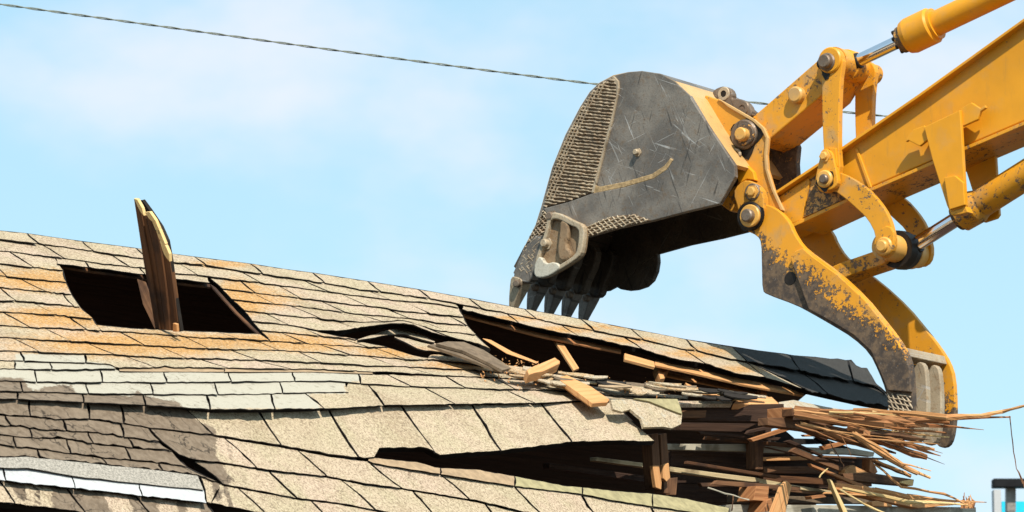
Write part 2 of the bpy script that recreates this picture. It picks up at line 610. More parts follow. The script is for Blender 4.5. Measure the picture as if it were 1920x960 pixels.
TL = -6.0                                        # left end of the house (out of frame)
RE = 2.45                                        # right end of the ridge of the rear slope
RS = [(TL, .02), (RE, .02), (2.45, .52), (2.62, .66), (3.15, .80), (3.5, .82), (3.62, 3.3), (TL, 3.3)]
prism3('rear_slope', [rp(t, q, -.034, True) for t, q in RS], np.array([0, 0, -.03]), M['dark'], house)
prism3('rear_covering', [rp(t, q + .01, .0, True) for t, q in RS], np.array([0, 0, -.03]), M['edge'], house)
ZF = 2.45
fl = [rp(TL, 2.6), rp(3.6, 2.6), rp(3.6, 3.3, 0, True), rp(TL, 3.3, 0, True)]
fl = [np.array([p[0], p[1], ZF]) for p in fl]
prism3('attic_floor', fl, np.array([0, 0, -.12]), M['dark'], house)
def wallq(name, a, b, z0, z1, t, mat):
    a = np.array(a, float); b = np.array(b, float)
    d = unit((b - a) * [1, 1, 0]); nn = np.array([-d[1], d[0], 0]) * t
    prism3(name, [[a[0], a[1], z0], [b[0], b[1], z0], [b[0], b[1], z1], [a[0], a[1], z1]], nn, mat, house)
fwl, fwr = rp(TL, 2.45), rp(3.55, 2.45)
rwl, rwr = rp(TL, 3.2, 0, True), rp(3.55, 3.2, 0, True)
wallq('front_wall', fwl, fwr, 0, ZF - .13, .12, M['siding'])
wallq('rear_wall', rwl, rwr, 0, ZF - .13, -.12, M['siding'])
wallq('side_wall', fwl + RDIR * .15, rwl + RDIR * .15, 0, ZF - .13, .12, M['siding'])
wallq('side_wall', fwr - RDIR * .02 + ND * .13, rwr - RDIR * .02 - ND * .13, 0, ZF - .13, .12, M['siding'])
gv = [rp(TL, 2.6, -.06), rp(TL, 0.0, -.06), rp(TL, 3.2, -.06, True)]
gv = [gv[0], gv[1], gv[2], np.array([gv[2][0], gv[2][1], ZF]), np.array([gv[0][0], gv[0][1], ZF])]
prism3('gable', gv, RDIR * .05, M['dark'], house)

# ------------------------------------------------------------------ roof courses
def L(*p):
    a = np.array(p, float)
    return lambda x: np.interp(x, a[:, 0], a[:, 1]) if True else 0

def L2(*p):
    """polyline with straight continuation outside its ends"""
    a = np.array(p, float)
    def f(x):
        x = np.asarray(x, float)
        y = np.interp(x, a[:, 0], a[:, 1])
        s0 = (a[1, 1] - a[0, 1]) / (a[1, 0] - a[0, 0])
        s1 = (a[-1, 1] - a[-2, 1]) / (a[-1, 0] - a[-2, 0])
        y = np.where(x < a[0, 0], a[0, 1] + (x - a[0, 0]) * s0, y)
        return np.where(x > a[-1, 0], a[-1, 1] + (x - a[-1, 0]) * s1, y)
    return f

RL = L2((0, 432), (50, 437), (97, 444), (155, 452), (250, 464), (320, 475), (405, 486), (470, 494), (540, 505), (587, 511), (690, 527), (785, 542), (880, 559), (915, 566), (984, 579), (1090, 598), (1184, 616), (1236, 626), (1287, 636), (1375, 651), (1480, 664), (1487, 666), (1530, 669), (1560, 673), (1566, 671), (1590, 676), (1596, 674), (1604, 684), (1612, 689), (1622, 690), (1627, 689), (1631, 700), (1637, 706), (1640, 717), (1652, 726), (1664, 737))
L1 = L2((0, 449), (72, 457), (175, 471), (265, 485), (322, 491), (385, 497), (480, 512), (570, 525), (630, 534), (682, 544), (715, 547), (805, 559), (850, 568), (900, 578), (940, 585), (1005, 598), (1061, 610), (1113, 619), (1152, 628), (1202, 636), (1282, 655), (1307, 657), (1360, 671), (1417, 680), (1500, 694), (1525, 700), (1575, 710), (1640, 722), (1668, 741))
L2R = L2((864, 579), (911, 591), (965, 604), (1007, 615), (1044, 623), (1084, 630), (1165, 646), (1202, 654), (1260, 672), (1322, 682), (1380, 700), (1435, 708), (1465, 716), (1507, 730), (1560, 742), (1620, 755), (1668, 763))
L2L = L2((0, 471), (20, 472), (122, 485), (187, 494), (267, 502), (325, 512), (370, 516), (412, 521), (487, 530), (552, 539), (615, 547), (690, 557), (730, 562), (815, 569.5), (862, 577))
HT = L2((104, 494), (160, 501), (217, 508), (270, 515), (327, 523), (396, 531))
L3 = L2((0, 494), (57, 501), (85, 504), (120, 507), (300, 528), (415, 541), (472, 548), (500, 552), (565, 559), (590, 562), (647, 570), (715, 576), (765, 585), (807, 588), (872, 595))
L4 = L2((0, 517), (37, 521), (125, 530), (300, 548), (418, 560), (440, 562), (515, 570), (565, 575), (640, 585), (672, 589), (762, 597), (790, 600), (827, 606), (877, 610))
L5 = L2((0, 539), (82, 547), (135, 552), (300, 566), (434, 578), (465, 583), (532, 591), (615, 599), (670, 604), (722, 603.5), (750, 600.5), (775, 605), (815, 619), (845, 623), (893, 628))
L6 = L2((0, 564), (30, 564), (60, 566), (152, 576))
FL = L2((457, 597), (472, 602), (540, 609), (592, 619), (640, 620.5), (680, 613), (722, 608.5), (750, 604.5), (775, 610), (815, 625), (865, 637), (897, 645), (920, 655))
L7L = L2((0, 584), (107, 591), (176, 598))
T7R = L2((457, 598), (472, 602), (540, 609), (592, 621), (640, 631), (668, 635))
L7R = L2((485, 619), (512, 622), (565, 627), (652, 635), (670, 637))
L8 = L2((0, 610), (55, 614), (107, 615), (192, 620), (230, 622), (340, 630), (365, 632), (440, 635), (500, 639), (572, 644), (615, 647), (690, 651), (727, 651))
T8 = L2((485, 619), (512, 622), (565, 627), (652, 635), (668, 637), (700, 645), (727, 650))
HBL = L2((176, 608), (245, 615), (300, 618), (400, 622), (490, 626))
T9 = L2((0, 610), (55, 614), (107, 615), (192, 620), (230, 622), (340, 630), (365, 632), (440, 635), (500, 639), (572, 644), (615, 647), (690, 651), (727, 651), (745, 657), (780, 668), (805, 671))
L9 = L2((0, 632), (25, 634), (135, 640), (160, 641), (267, 647), (390, 654), (480, 656), (522, 657), (577, 660), (655, 666), (682, 667), (757, 674), (800, 674.5), (825, 676), (875, 681), (930, 691))
L10 = L2((0, 657), (73, 660), (113, 662), (213, 665), (287, 670), (373, 672), (480, 675), (605, 681), (632, 681), (690, 686), (755, 687), (815, 690), (915, 696), (1000, 704))
L11 = L2((0, 676), (140, 680), (205, 682), (217, 689), (287, 690), (310, 686), (322, 689), (427, 690), (480, 691), (547, 692), (580, 692), (670, 696), (735, 698), (828, 704), (880, 706), (950, 709), (1027, 716), (1100, 722), (1200, 734), (1300, 742))
W2B = L2((-100, 690), (27, 692), (150, 693.5), (217, 691))
W3T = L2((-100, 690), (27, 692), (150, 693.5), (217, 691), (225, 696), (287, 697), (480, 697.5), (580, 697.5), (687, 701), (728, 702), (828, 705), (880, 707), (950, 710), (1027, 717), (1100, 723), (1200, 735), (1300, 743))
W3B = L2((0, 714), (127, 717), (313, 717), (480, 716), (553, 715), (634, 714.5), (672, 719), (769, 725), (800, 726), (902, 728), (935, 730), (1030, 731), (1070, 735), (1140, 741), (1300, 749))
W4B = L2((0, 733), (100, 736), (167, 738), (267, 739), (410, 740), (480, 739), (531, 737), (647, 735.5))
W5T = L2((0, 733), (100, 736), (167, 738), (267, 739), (410, 740), (480, 739), (531, 737), (649, 736), (653, 717.5), (672, 719), (769, 725), (800, 726), (902, 728), (935, 730), (1030, 731), (1070, 735), (1140, 741), (1300, 749))
KL = L2((-100, 744), (0, 748), (37, 749), (157, 755), (273, 760), (350, 765), (393, 768), (480, 768), (516, 768), (631, 766), (719, 761), (866, 758), (1015, 756), (1090, 752), (1145, 752), (1290, 755))
SB = L2((395, 813), (400, 816), (472, 827), (525, 835), (559, 841), (619, 852), (659, 857), (690, 860), (703, 858), (708, 841), (800, 840), (822, 854), (937, 846), (1072, 830), (1160, 827), (1228, 829))
TA = L2((-100, 772), (0, 778), (55, 781), (110, 786), (168, 786), (225, 793), (280, 802), (335, 808), (395, 815), (402, 817))
TB = L2((-100, 790), (0, 798), (40, 799), (90, 806), (180, 811), (300, 829))
TCl = L2((-100, 806), (0, 815), (60, 821), (120, 822), (190, 834), (324, 846))
TD = L2((-100, 822), (0, 834), (90, 844), (190, 858), (300, 868), (355, 876))
TE = L2((-100, 852), (3, 858), (40, 855), (187, 870), (300, 882), (373, 892), (417, 908))
PM = L2((-100, 872), (0, 877), (60, 878), (140, 893), (267, 908), (383, 919))
PBt = L2((-100, 893), (0, 900), (63, 908), (140, 915), (267, 930), (388, 943))
DBt = L2((-100, 936), (0, 943), (97, 954), (160, 963), (388, 992))
C0 = L2((690, 860), (702, 858), (785, 867), (820, 877), (890, 880), (962, 892), (1055, 910), (1160, 921), (1220, 925), (1285, 935), (1370, 953))
C1T = L2((280, 802), (335, 808), (395, 815), (400, 817), (472, 829), (525, 837), (559, 843), (619, 855), (659, 860), (690, 864), (702, 869), (827, 889), (962, 911), (1090, 926), (1160, 940), (1285, 958), (1370, 972))
C1B = L2((333, 853), (363, 863), (400, 866), (503, 882), (612, 894), (681, 907), (769, 919), (837, 930), (895, 940), (980, 960), (1060, 978))
C2B = L2((345, 880), (417, 909), (472, 919), (556, 935), (634, 944), (703, 957), (760, 968), (960, 1010))
C3B = L2((388, 942), (462, 958), (540, 972), (700, 1000), (760, 1012))

def poly_dist(px_, py_, poly):
    """signed distance (inside positive) of pixels to a polygon"""
    poly = np.array(poly, float)
    ins = np.zeros(px_.shape, bool)
    dmin = np.full(px_.shape, 1e9)
    for (x0, y0), (x1, y1) in zip(poly, np.roll(poly, -1, axis=0)):
        c = ((y0 > py_) != (y1 > py_))
        xx = (x1 - x0) * (py_ - y0) / ((y1 - y0) if y1 != y0 else 1e-9) + x0
        ins ^= c & (px_ < xx)
        dx, dy = x1 - x0, y1 - y0
        tt = np.clip(((px_ - x0) * dx + (py_ - y0) * dy) / (dx * dx + dy * dy + 1e-9), 0, 1)
        dmin = np.minimum(dmin, np.hypot(px_ - x0 - tt * dx, py_ - y0 - tt * dy))
    return np.where(ins, dmin, -dmin)

# where old repairs and stains lie on the roof
TAR = [(-300, 700), (45, 709), (52, 726), (70, 735), (75, 727), (100, 722), (135, 722), (143, 738), (250, 742), (262, 727), (270, 742), (330, 752), (347, 765), (372, 790), (408, 806), (404, 850), (430, 895), (445, 898), (425, 912), (410, 905), (418, 935), (405, 940), (395, 905), (375, 893), (0, 880), (-300, 880)]
DRIPS = [[(8, 900), (45, 905), (52, 935), (38, 945), (28, 920)], [(62, 905), (72, 908), (77, 945), (66, 950)], [(95, 908), (190, 918), (215, 970), (150, 965), (97, 953)], [(235, 922), (290, 932), (310, 990), (262, 990)], [(330, 935), (350, 938), (352, 990), (338, 990)], [(372, 940), (392, 942), (410, 985), (385, 990)], [(416, 905), (424, 905), (440, 955), (430, 955)], [(398, 870), (402, 870), (412, 905), (404, 905)], [(424, 815), (428, 815), (440, 870), (434, 870)]]
WHITES = [[(27, 664), (160, 666), (162, 678), (217, 684), (214, 697), (680, 699), (674, 714), (647, 718), (648, 738), (575, 738), (605, 766), (-300, 768), (-300, 692), (27, 692)]]
ORG = [(250, 645, 210, 24), (370, 640, 190, 15), (130, 600, 150, 14), (80, 525, 110, 20), (450, 560, 90, 22), (60, 520, 26, 14), (440, 545, 30, 22), (470, 575, 26, 16), (520, 640, 120, 16), (100, 585, 90, 9), (130, 600, 70, 12), (570, 648, 90, 12), (470, 538, 26, 8), (960, 597, 60, 5), (1060, 618, 70, 6), (1180, 638, 60, 6), (1300, 664, 60, 7), (1390, 692, 50, 7), (740, 660, 70, 10), (880, 685, 80, 10), (340, 655, 60, 12), (870, 655, 60, 10), (415, 495, 60, 7), (1130, 612, 60, 3), (1330, 654, 50, 4)]

def paint_at(u, v):
    tar = np.clip(.5 + poly_dist(u, v, TAR) / 14, 0, 1)
    for d in DRIPS:
        tar = np.maximum(tar, np.clip(.5 + poly_dist(u, v, d) / 10, 0, 1))
    wh = np.zeros(u.shape)
    for d in WHITES:
        wh = np.maximum(wh, np.clip(.5 + poly_dist(u, v, d) / 5, 0, 1))
    og = np.zeros(u.shape)
    for x, y, a, b in ORG:
        og = np.maximum(og, np.clip(1.05 - .55 * np.hypot((u - x) / a, (v - y) / b), 0, 1))
    return tar, wh, og

DECKV, DECKF = [], []
SHN = [0]

def grid_face(U, V, off, P_, N_):
    """3D points for pixel grids U, V with outward offsets off"""
    D = RT[None, None] * ((U - 960) / FPX)[..., None] + UP[None, None] * ((480 - V) / FPX)[..., None] + FW[None, None]
    num = np.dot(P_ - CAM, N_) + off
    return CAM + D * (num / (D @ N_))[..., None]

def sheet(name, U, V, off, P_, N_, mats, thick, parent, paint=True, rnd=None):
    ny, nx = U.shape
    X = grid_face(U, V, off, P_, N_)
    Bk = X - N_ * thick
    verts = np.vstack([X.reshape(-1, 3), Bk.reshape(-1, 3)])
    nn = ny * nx
    F_, mi = [], []
    for j in range(ny - 1):
        for i in range(nx - 1):
            a = j * nx + i
            F_.append((a, a + nx, a + nx + 1, a + 1)); mi.append(0)
    ring = [i for i in range(nx)] + [j * nx + nx - 1 for j in range(1, ny)] + [(ny - 1) * nx + i for i in range(nx - 2, -1, -1)] + [j * nx for j in range(ny - 2, 0, -1)]
    for a, b in zip(ring, ring[1:] + ring[:1]):
        F_.append((a, b, b + nn, a + nn)); mi.append(1)
    for j in range(ny - 1):
        for i in range(nx - 1):
            a = nn + j * nx + i
            F_.append((a, a + 1, a + nx + 1, a + nx)); mi.append(1)
    o = link(name, verts, F_, None, parent, None, None, mats, mi)
    if paint:
        r_ = random.random() if rnd is None else rnd
        t_, w_, g_ = paint_at(U.ravel(), V.ravel())
        c = np.stack([t_, w_, g_, np.full(nn, r_)], 1)
        c = np.vstack([c, c])
        at_ = o.data.attributes.new('paint', 'FLOAT_COLOR', 'POINT')
        at_.data.foreach_set('color', c.astype(np.float32).ravel())
    return o

SLW = {}
def slitwave(pr, tt, hpx):
    if pr not in SLW:
        SLW[pr] = (random.uniform(-1, 1), random.uniform(-1, 1), random.uniform(0, 6), random.uniform(3, 7))
    a, b, c, d = SLW[pr]
    amp = min(3.2, .05 * hpx + .6)
    return amp * (a * np.sin(pi * tt) + .5 * b * np.sin(c + d * tt) * np.sin(pi * tt))

def course(top, bot, pairs, P_, N_, mats=None, gap=1.9, slit=3.0, thick=.004, bo=.007, to=.002, lift=None, deck=True, name='shingle', jag=.9, split=None, dback=.011):
    mats = mats or [M['shingle'], M['edge']]
    for (ta, ba), (tb, bb) in zip(pairs[:-1], pairs[1:]):
        wpx = max(tb - ta, bb - ba)
        hpx = float(np.mean(bot(np.linspace(ba, bb, 5)) - top(np.linspace(ta, tb, 5))))
        nx = int(max(4, min(16, wpx / 9))) + 1
        ny = int(max(3, min(9, hpx / 7))) + 1
        s = np.linspace(0, 1, nx)
        ht = slit * .5
        xt = ta + ht + (tb - ta - 2 * ht) * s
        xb = ba + ht + (bb - ba - 2 * ht) * s
        yt = top(xt) + gap * .5 + rng.normal(0, .35, nx)
        yb = bot(xb) - gap * .5 + rng.normal(0, jag * .55, nx)
        yb = np.maximum(yb, yt + 1.5)
        tt = np.linspace(0, 1, ny)[:, None]
        U = xt[None] * (1 - tt) + xb[None] * tt
        V = yt[None] * (1 - tt) + yb[None] * tt
        wa = slitwave((ta, ba), tt, hpx); wb = slitwave((tb, bb), tt, hpx)
        U = U + wa * (1 - s)[None] + wb * s[None]
        # ragged side edges
        for k, col in ((0, 1), (-1, -1)):
            U[1:-1, k] += col * np.abs(rng.normal(0, .8, ny - 2)) if ny > 2 else 0
        o0, o1 = random.uniform(0, .006), random.uniform(0, .006)
        wav = .002 * np.sin(s * random.uniform(2, 6) + random.uniform(0, 6))
        off = to + (bo - to + (o0 * (1 - s) + o1 * s + wav)[None]) * tt ** 1.5
        if lift is not None:
            off = off + lift(U) * tt
        sheet(name, U, V, off, P_, N_, mats, thick, roof)
        SHN[0] += 1
    if deck:
        pa, pb = pairs[0], pairs[-1]
        n = max(2, int(abs(pb[0] - pa[0]) / 12))
        s = np.linspace(0, 1, n + 1)
        # deck follows the pair skew along the run
        xs_t = np.interp(s, np.linspace(0, 1, len(pairs)), [p[0] for p in pairs])
        xs_b = np.interp(s, np.linspace(0, 1, len(pairs)), [p[1] for p in pairs])
        U = np.stack([xs_t, xs_b]); V = np.stack([top(xs_t), bot(xs_b)])
        X = grid_face(U, V, np.full(U.shape, -dback), P_, N_)
        Y = X - N_ * .022
        k = len(DECKV)
        m = n + 1
        DECKV.extend(X.reshape(-1, 3)); DECKV.extend(Y.reshape(-1, 3))
        for i in range(n):
            DECKF.append((k + i, k + m + i, k + m + i + 1, k + i + 1))
            DECKF.append((k + 2 * m + i, k + 2 * m + i + 1, k + 3 * m + i + 1, k + 3 * m + i))
            DECKF.append((k + i, k + i + 1, k + 2 * m + i + 1, k + 2 * m + i))
            DECKF.append((k + m + i, k + 3 * m + i, k + 3 * m + i + 1, k + m + i + 1))
        DECKF.append((k, k + 2 * m, k + 3 * m, k + m))
        DECKF.append((k + n, k + m + n, k + 3 * m + n, k + 2 * m + n))

roof = link('roof', [tuple(rp(TL, 0, -.04)), tuple(rp(RE, 0, -.04)), tuple(rp(RE, .05, -.09, True)), tuple(rp(TL, .05, -.09, True))], [(0, 1, 2, 3)], M['dark'], house)
PIV[roof.name] = np.zeros(3)
A = (PA, NA)
B = (PB, NB)
SHADED = [M['shaded'], M['edge']]  # courses at the torn right end, their shade painted in
# ridge caps, then the courses of the upper slope down to the crease
course(RL, L1, [(-60, -40), (51, 72), (155, 175), (256, 277), (365, 386), (470, 492), (587, 608), (690, 714), (785, 806), (880, 902), (984, 1005), (1090, 1113), (1184, 1206), (1287, 1307), (1375, 1400)], *A, bo=.009, to=.005, name='ridge_cap', slit=3.4)
course(RL, L1, [(1375, 1401), (1481, 1500), (1590, 1600), (1662, 1667)], *A, mats=SHADED, bo=.02, to=.010, name='ridge_cap', jag=2)
course(L1, L2R, [(1403, 1505), (1500, 1552), (1667, 1667)], *A, mats=SHADED, bo=.02, jag=2.5, name='shingle')
course(L1, L2L, [(-50, -12), (78, 120), (208, 243), (332, 370), (450, 487), (570, 615), (690, 730), (855, 861)], *A)
course(L1, L2R, [(866, 866), (950, 972), (1052, 1084), (1169, 1202), (1282, 1322), (1398, 1435), (1402, 1505)], *A, bo=.012)
course(L2L, L3, [(-80, -40), (18, 63), (103, 119)], *A)
course(L2L, HT, [(103, 106), (160, 166), (262, 272), (390, 394)], *A)
course(L2L, L3, [(390, 416), (450, 478), (522, 562), (640, 687), (755, 807), (861, 870)], *A)
course(L3, L4, [(-100, -80), (-15, 12), (119, 125)], *A)
course(L3, L4, [(416, 433), (475, 515), (600, 645), (725, 765), (840, 872), (870, 877)], *A)
course(L4, L5, [(-90, -50), (37, 85), (125, 135)], *A)
course(L4, L5, [(433, 457), (545, 600), (672, 717), (787, 838), (877, 893)], *A)
course(L5, L6, [(-60, -50), (0, 30), (118, 138), (135, 151)], *A)
FLIFT = lambda u: .07 * np.exp(-((u - 750) / 60.) ** 2) + .02 * np.exp(-((u - 860) / 60.) ** 2)
course(L5, FL, [(457, 472), (497, 540), (625, 668), (720, 748), (790, 838), (893, 920)], *A, lift=FLIFT)
course(L6, L7L, [(-50, -20), (60, 107), (151, 175)], *A)
course(T7R, L7R, [(472, 487), (575, 600), (668, 669)], *A)
course(L7L, L8, [(-20, -10), (5, 55), (130, 162), (175, 190)], *A)
course(HBL, L8, [(177, 190), (297, 338), (410, 448), (489, 506)], *A)
course(T8, L8, [(487, 506), (527, 572), (640, 690), (722, 727)], *A)
course(T9, L9, [(-60, -30), (85, 133), (225, 270), (345, 390), (480, 522), (602, 655), (700, 760), (803, 822)], *A)
course(L9, L10, [(-40, -10), (27, 73), (160, 213), (300, 350), (430, 480), (560, 602), (690, 742), (820, 870), (925, 975)], *A)
course(L10, L11, [(-60, -40), (38, 45), (159, 161), (233, 290), (373, 427), (480, 545), (635, 670), (762, 812), (880, 930), (985, 1030), (1000, 1060)], *A)
course(L11, W3T, [(220, 224), (420, 420), (700, 700)], *A, mats=[M['taupe'], M['edge']], gap=.6, slit=1, bo=.003, to=.001, name='shingle_headlap', jag=.3)
course(L11, W2B, [(-60, -60), (28, 28), (93, 97), (217, 217)], *A, slit=1.8)
course(W3T, W3B, [(-60, -55), (65, 69), (187, 192), (307, 313), (428, 434), (548, 553), (672, 676), (728, 770), (836, 872), (930, 965), (1020, 1060), (1110, 1150), (1200, 1240), (1290, 1290)], *A, slit=2.2)
course(W3B, W4B, [(-60, -55), (38, 43), (161, 166), (281, 287), (402, 409), (524, 530), (648, 655)], *A, slit=2.2)
course(W5T, KL, [(-60, -58), (32, 33), (154, 157), (268, 273), (387, 394), (508, 516), (572, 607), (690, 720), (797, 853), (950, 1003), (1090, 1140), (1278, 1275)], *A, slit=3, gap=2.6, bo=.008)
# patched lower slope
SL = lambda u: .05 * np.clip((u - 650) / 500, 0, 1)
course(KL, SB, [(347, 400), (484, 527), (616, 672), (753, 815), (885, 939), (1015, 1072), (1148, 1228)], *B, gap=3.4, slit=3.8, lift=SL, bo=.010, thick=.007, jag=1.2)
course(KL, TA, [(-60, -58), (55, 57), (165, 168), (225, 232), (347, 398)], *B, gap=3, jag=1.8)
course(TA, TB, [(-60, -55), (10, 20), (118, 125), (225, 232), (279, 300)], *B, gap=3.4, jag=2)
course(TB, TCl, [(-60, -55), (55, 60), (165, 175), (240, 250), (300, 324)], *B, gap=3.4, jag=2)
course(TCl, TD, [(-60, -40), (25, 30), (125, 133), (235, 245), (324, 352)], *B, gap=3.4, jag=2)
course(TD, TE, [(-60, -55), (70, 75), (190, 200), (298, 305), (352, 416)], *B, gap=3.2, jag=2)
sh_pt = [M['grey_strip'], M['edge']]
course(TE, PM, [(-60, -60), (372, 383)], *B, mats=sh_pt, bo=.02, to=.012, gap=1, name='mastic_strip')
course(PM, PBt, [(-60, -60), (5, 11), (133, 141), (261, 267), (383, 388)], *B, mats=[M['white'], M['edge']], bo=.024, to=.012, gap=1.4, name='patch_shingle', slit=2)
course(TE, L2((383, 942), (400, 944)), [(374, 387), (417, 397)], *B)
course(PBt, DBt, [(-60, -40), (0, 28), (125, 160), (255, 292), (388, 430)], *B, gap=5, slit=3.5)
course(C1T, C1B, [(280, 335), (422, 481), (559, 612), (692, 753), (826, 880), (965, 1020), (1090, 1140), (1220, 1260), (1368, 1400)], *B, gap=4, slit=4, bo=.009)
course(C1B, C2B, [(363, 417), (505, 556), (641, 703), (775, 825), (910, 965), (1045, 1100)], *B, gap=4, slit=4)
course(C2B, C3B, [(410, 395), (448, 497), (584, 630), (720, 765)], *B, gap=4, slit=4)
# exposed upper edge of the lower courses, bare and olive
course(C0, C1T, [(690, 690), (826, 826), (965, 965)], *B, mats=[M['taupe'], M['edge']], gap=1, slit=2, bo=.010, to=.006, name='shingle_headlap', jag=.6)
course(C0, C1T, [(965, 965), (1092, 1092), (1224, 1224), (1368, 1368)], *B, mats=[M['olive'], M['edge']], gap=1, slit=2, bo=.010, to=.006, name='shingle_headlap', jag=.6)
deck = link('roof_deck_and_slit_shade', DECKV, DECKF, M['felt'], roof)  # dark deck paints the shadow lines between tabs and courses
# buckled sheets in the blister
def curl(top, bot, xa, xb, lift_t, lift_b, mats=None, name='buckled_shingle', nx=14, ny=4, pl_=A):
    s = np.linspace(0, 1, nx)
    x = xa + (xb - xa) * s
    tt = np.linspace(0, 1, ny)[:, None]
    U = np.repeat(x[None], ny, 0)
    V = top(x)[None] * (1 - tt) + bot(x)[None] * tt + rng.normal(0, .25, (ny, nx))
    off = lift_t * (1 - tt) + lift_b * tt + 0 * U
    return sheet(name, U, V, off, *pl_, mats or [M['shingle'], M['edge']], .006, roof)
curl(L((670, 636), (700, 627), (715, 622), (742, 616), (772, 619), (790, 626), (815, 640)), L((670, 637.5), (700, 633), (710, 630.5), (740, 626), (760, 626.5), (790, 636), (815, 642)), 671, 815, .0, .02)
curl(L((740, 630), (760, 632), (790, 638), (815, 643), (850, 660)), L((740, 632), (760, 641), (782, 653), (800, 657), (815, 658), (850, 664)), 740, 850, .0, .02)
curl(L((800, 672), (812, 662), (822, 655), (880, 668), (930, 688)), L((800, 674), (812, 673), (825, 675), (875, 680), (930, 690)), 803, 930, .0, .012)
curl(L((830, 640), (870, 641), (905, 655), (960, 690)), L((830, 643), (865, 655), (905, 672), (960, 693)), 832, 960, -.01, .0)

# ------------------------------------------------------------------ loose slabs and boards lying on the roof
def slab(name, poly, plane, off, t, mat, parent=None, bev=0):
    p, n = plane
    return prism3(name, pl(poly, p, n, off), -unit(n) * t, mat, parent, bev)

tps = slab('tar_paper_slab', [(802, 647), (816, 645), (868, 659), (915, 681), (940, 695), (926, 692), (868, 669), (838, 659)], A, .060, .010, M['tarpaper'])
slab('lifted_layer', [(818, 644), (840, 640), (870, 641), (907, 656), (930, 671), (958, 690), (942, 694), (916, 680), (869, 657.5)], A, .075, .012, M['tarpaper'], tps)
tag(tps,
    'grey brown slab of stiff tar paper lying across the buckled shingles', 'roofing scrap')
tag(slab('torn_shingle', [(1145, 749), (1180, 749), (1217, 750), (1246, 763), (1279, 777), (1277, 795), (1260, 803), (1244, 800), (1207, 801), (1202, 784), (1193, 777), (1182, 767), (1166, 772), (1150, 767)], B, .095, .012, M['shingle']),
    'ragged pale green shingle scrap at the torn end of the roof', 'shingle')
for o in (bpy.data.objects['torn_shingle'],):
    at_ = o.data.attributes.new('paint', 'FLOAT_COLOR', 'POINT')
    at_.data.foreach_set('color', [0, .40, 0, .2] * len(o.data.vertices))
s_ = slab('bare_headlap', [(1188, 747), (1270, 748), (1276, 764), (1279, 776), (1262, 770), (1217, 752)], B, .105, .008, M['olive'], bpy.data.objects['torn_shingle'])
tag(slab('broken_plank', [(1048, 707), (1063, 703), (1085, 714), (1109, 725), (1143, 749), (1139, 754), (1111, 756), (1080, 733), (1050, 712)], A, .06, .020, M['fresh'], None, .002),
    'orange brown broken plank hanging over the crease with a square shadow under its end', 'plank')
plk = bpy.data.objects['broken_plank']
slab('split_edge', [(1044, 713), (1048, 711), (1108, 755), (1106, 758), (1098, 752)], A, .048, .012, M['red'], plk)
tag(slab('wood_chunk', [(988, 693), (1001, 686), (1007, 684), (1040, 670), (1050, 677), (1050, 681), (1018, 696), (1005, 698), (992, 702)], A, .09, .045, M['fresh'], None, .003),
    'short chunk of split orange wood lying below the long gap under the ridge', 'wood scrap')
# shards of broken covering scattered below the gap
for k in range(48):
    u = random.uniform(940, 1370)
    f_ = (u - 930) / 440
    v = 690 + f_ * 46 + random.uniform(-10, 16) * (1 - .45 * f_)
    ln = random.uniform(28, 85)
    th = random.uniform(3, 9)
    sl = random.uniform(.02, .2)
    m_ = random.choice([M['shingle'], M['olive'], M['shingle'], M['edge'], M['shingle'], M['taupe'], M['shingle'], M['tarpaper']])
    nseg = 5
    xs = np.linspace(u, u + ln, nseg)
    tp = [(x, v + sl * (x - u) + random.uniform(-1, 1)) for x in xs]
    bt = [(x, v + sl * (x - u) + th * math.sin(pi * (.15 + .7 * i / (nseg - 1))) + random.uniform(-.6, .6)) for i, x in enumerate(xs)][::-1]
    o = slab('roofing_shard', tp + bt, A, .03 + .05 * random.random(), .006, m_)
    if m_ is M['shingle']:
        at_ = o.data.attributes.new('paint', 'FLOAT_COLOR', 'POINT')
        at_.data.foreach_set('color', [0, random.choice([0, 0, .42]), random.choice([0, .5]), .3] * len(o.data.vertices))
    kind_ = {'granule_shingle': 'tan', 'bare_shingle_back': 'olive green', 'tar_paper': 'grey brown', 'asphalt_edge': 'black', 'dusty_band': 'pinkish brown'}[m_.name]
    tag(o, 'thin torn %s strip of roofing heaped under the long ridge gap' % kind_, 'roofing scrap', kind_ + ' roofing strips heaped under the ridge gap')

CV, CF = [], []
for k in range(260):         # sawdust and crumbs round the broken wood
    u = random.gauss(975, 38); v = 693 + (u - 985) * .12 + random.gauss(0, 8)
    if k > 150:
        u = random.uniform(900, 1300); v = 702 + (u - 900) * .085 + random.gauss(0, 8)
    p_ = un(u, v, PA + NA * .030, NA)
    q_ = random.uniform(.0015, .0055)
    d1 = unit(rng.normal(0, 1, 3)) * q_ * random.uniform(1, 3); d2 = unit(np.cross(d1, rng.normal(0, 1, 3))) * q_; d3 = unit(np.cross(d1, d2)) * q_ * .6
    b0 = len(CV)
    CV += [p_ - d1, p_ + d2, p_ + d1, p_ - d2, p_ + d3, p_ - d3]
    CF += [(b0 + i, b0 + j, b0 + 4) for i, j in ((0, 1), (1, 2), (2, 3), (3, 0))] + [(b0 + j, b0 + i, b0 + 5) for i, j in ((0, 1), (1, 2), (2, 3), (3, 0))]
tag(link('wood_crumbs', CV, CF, M['fresh']), 'orange wood crumbs and sawdust strewn over the shingles below the ridge gap', 'wood crumbs', None, 'stuff')

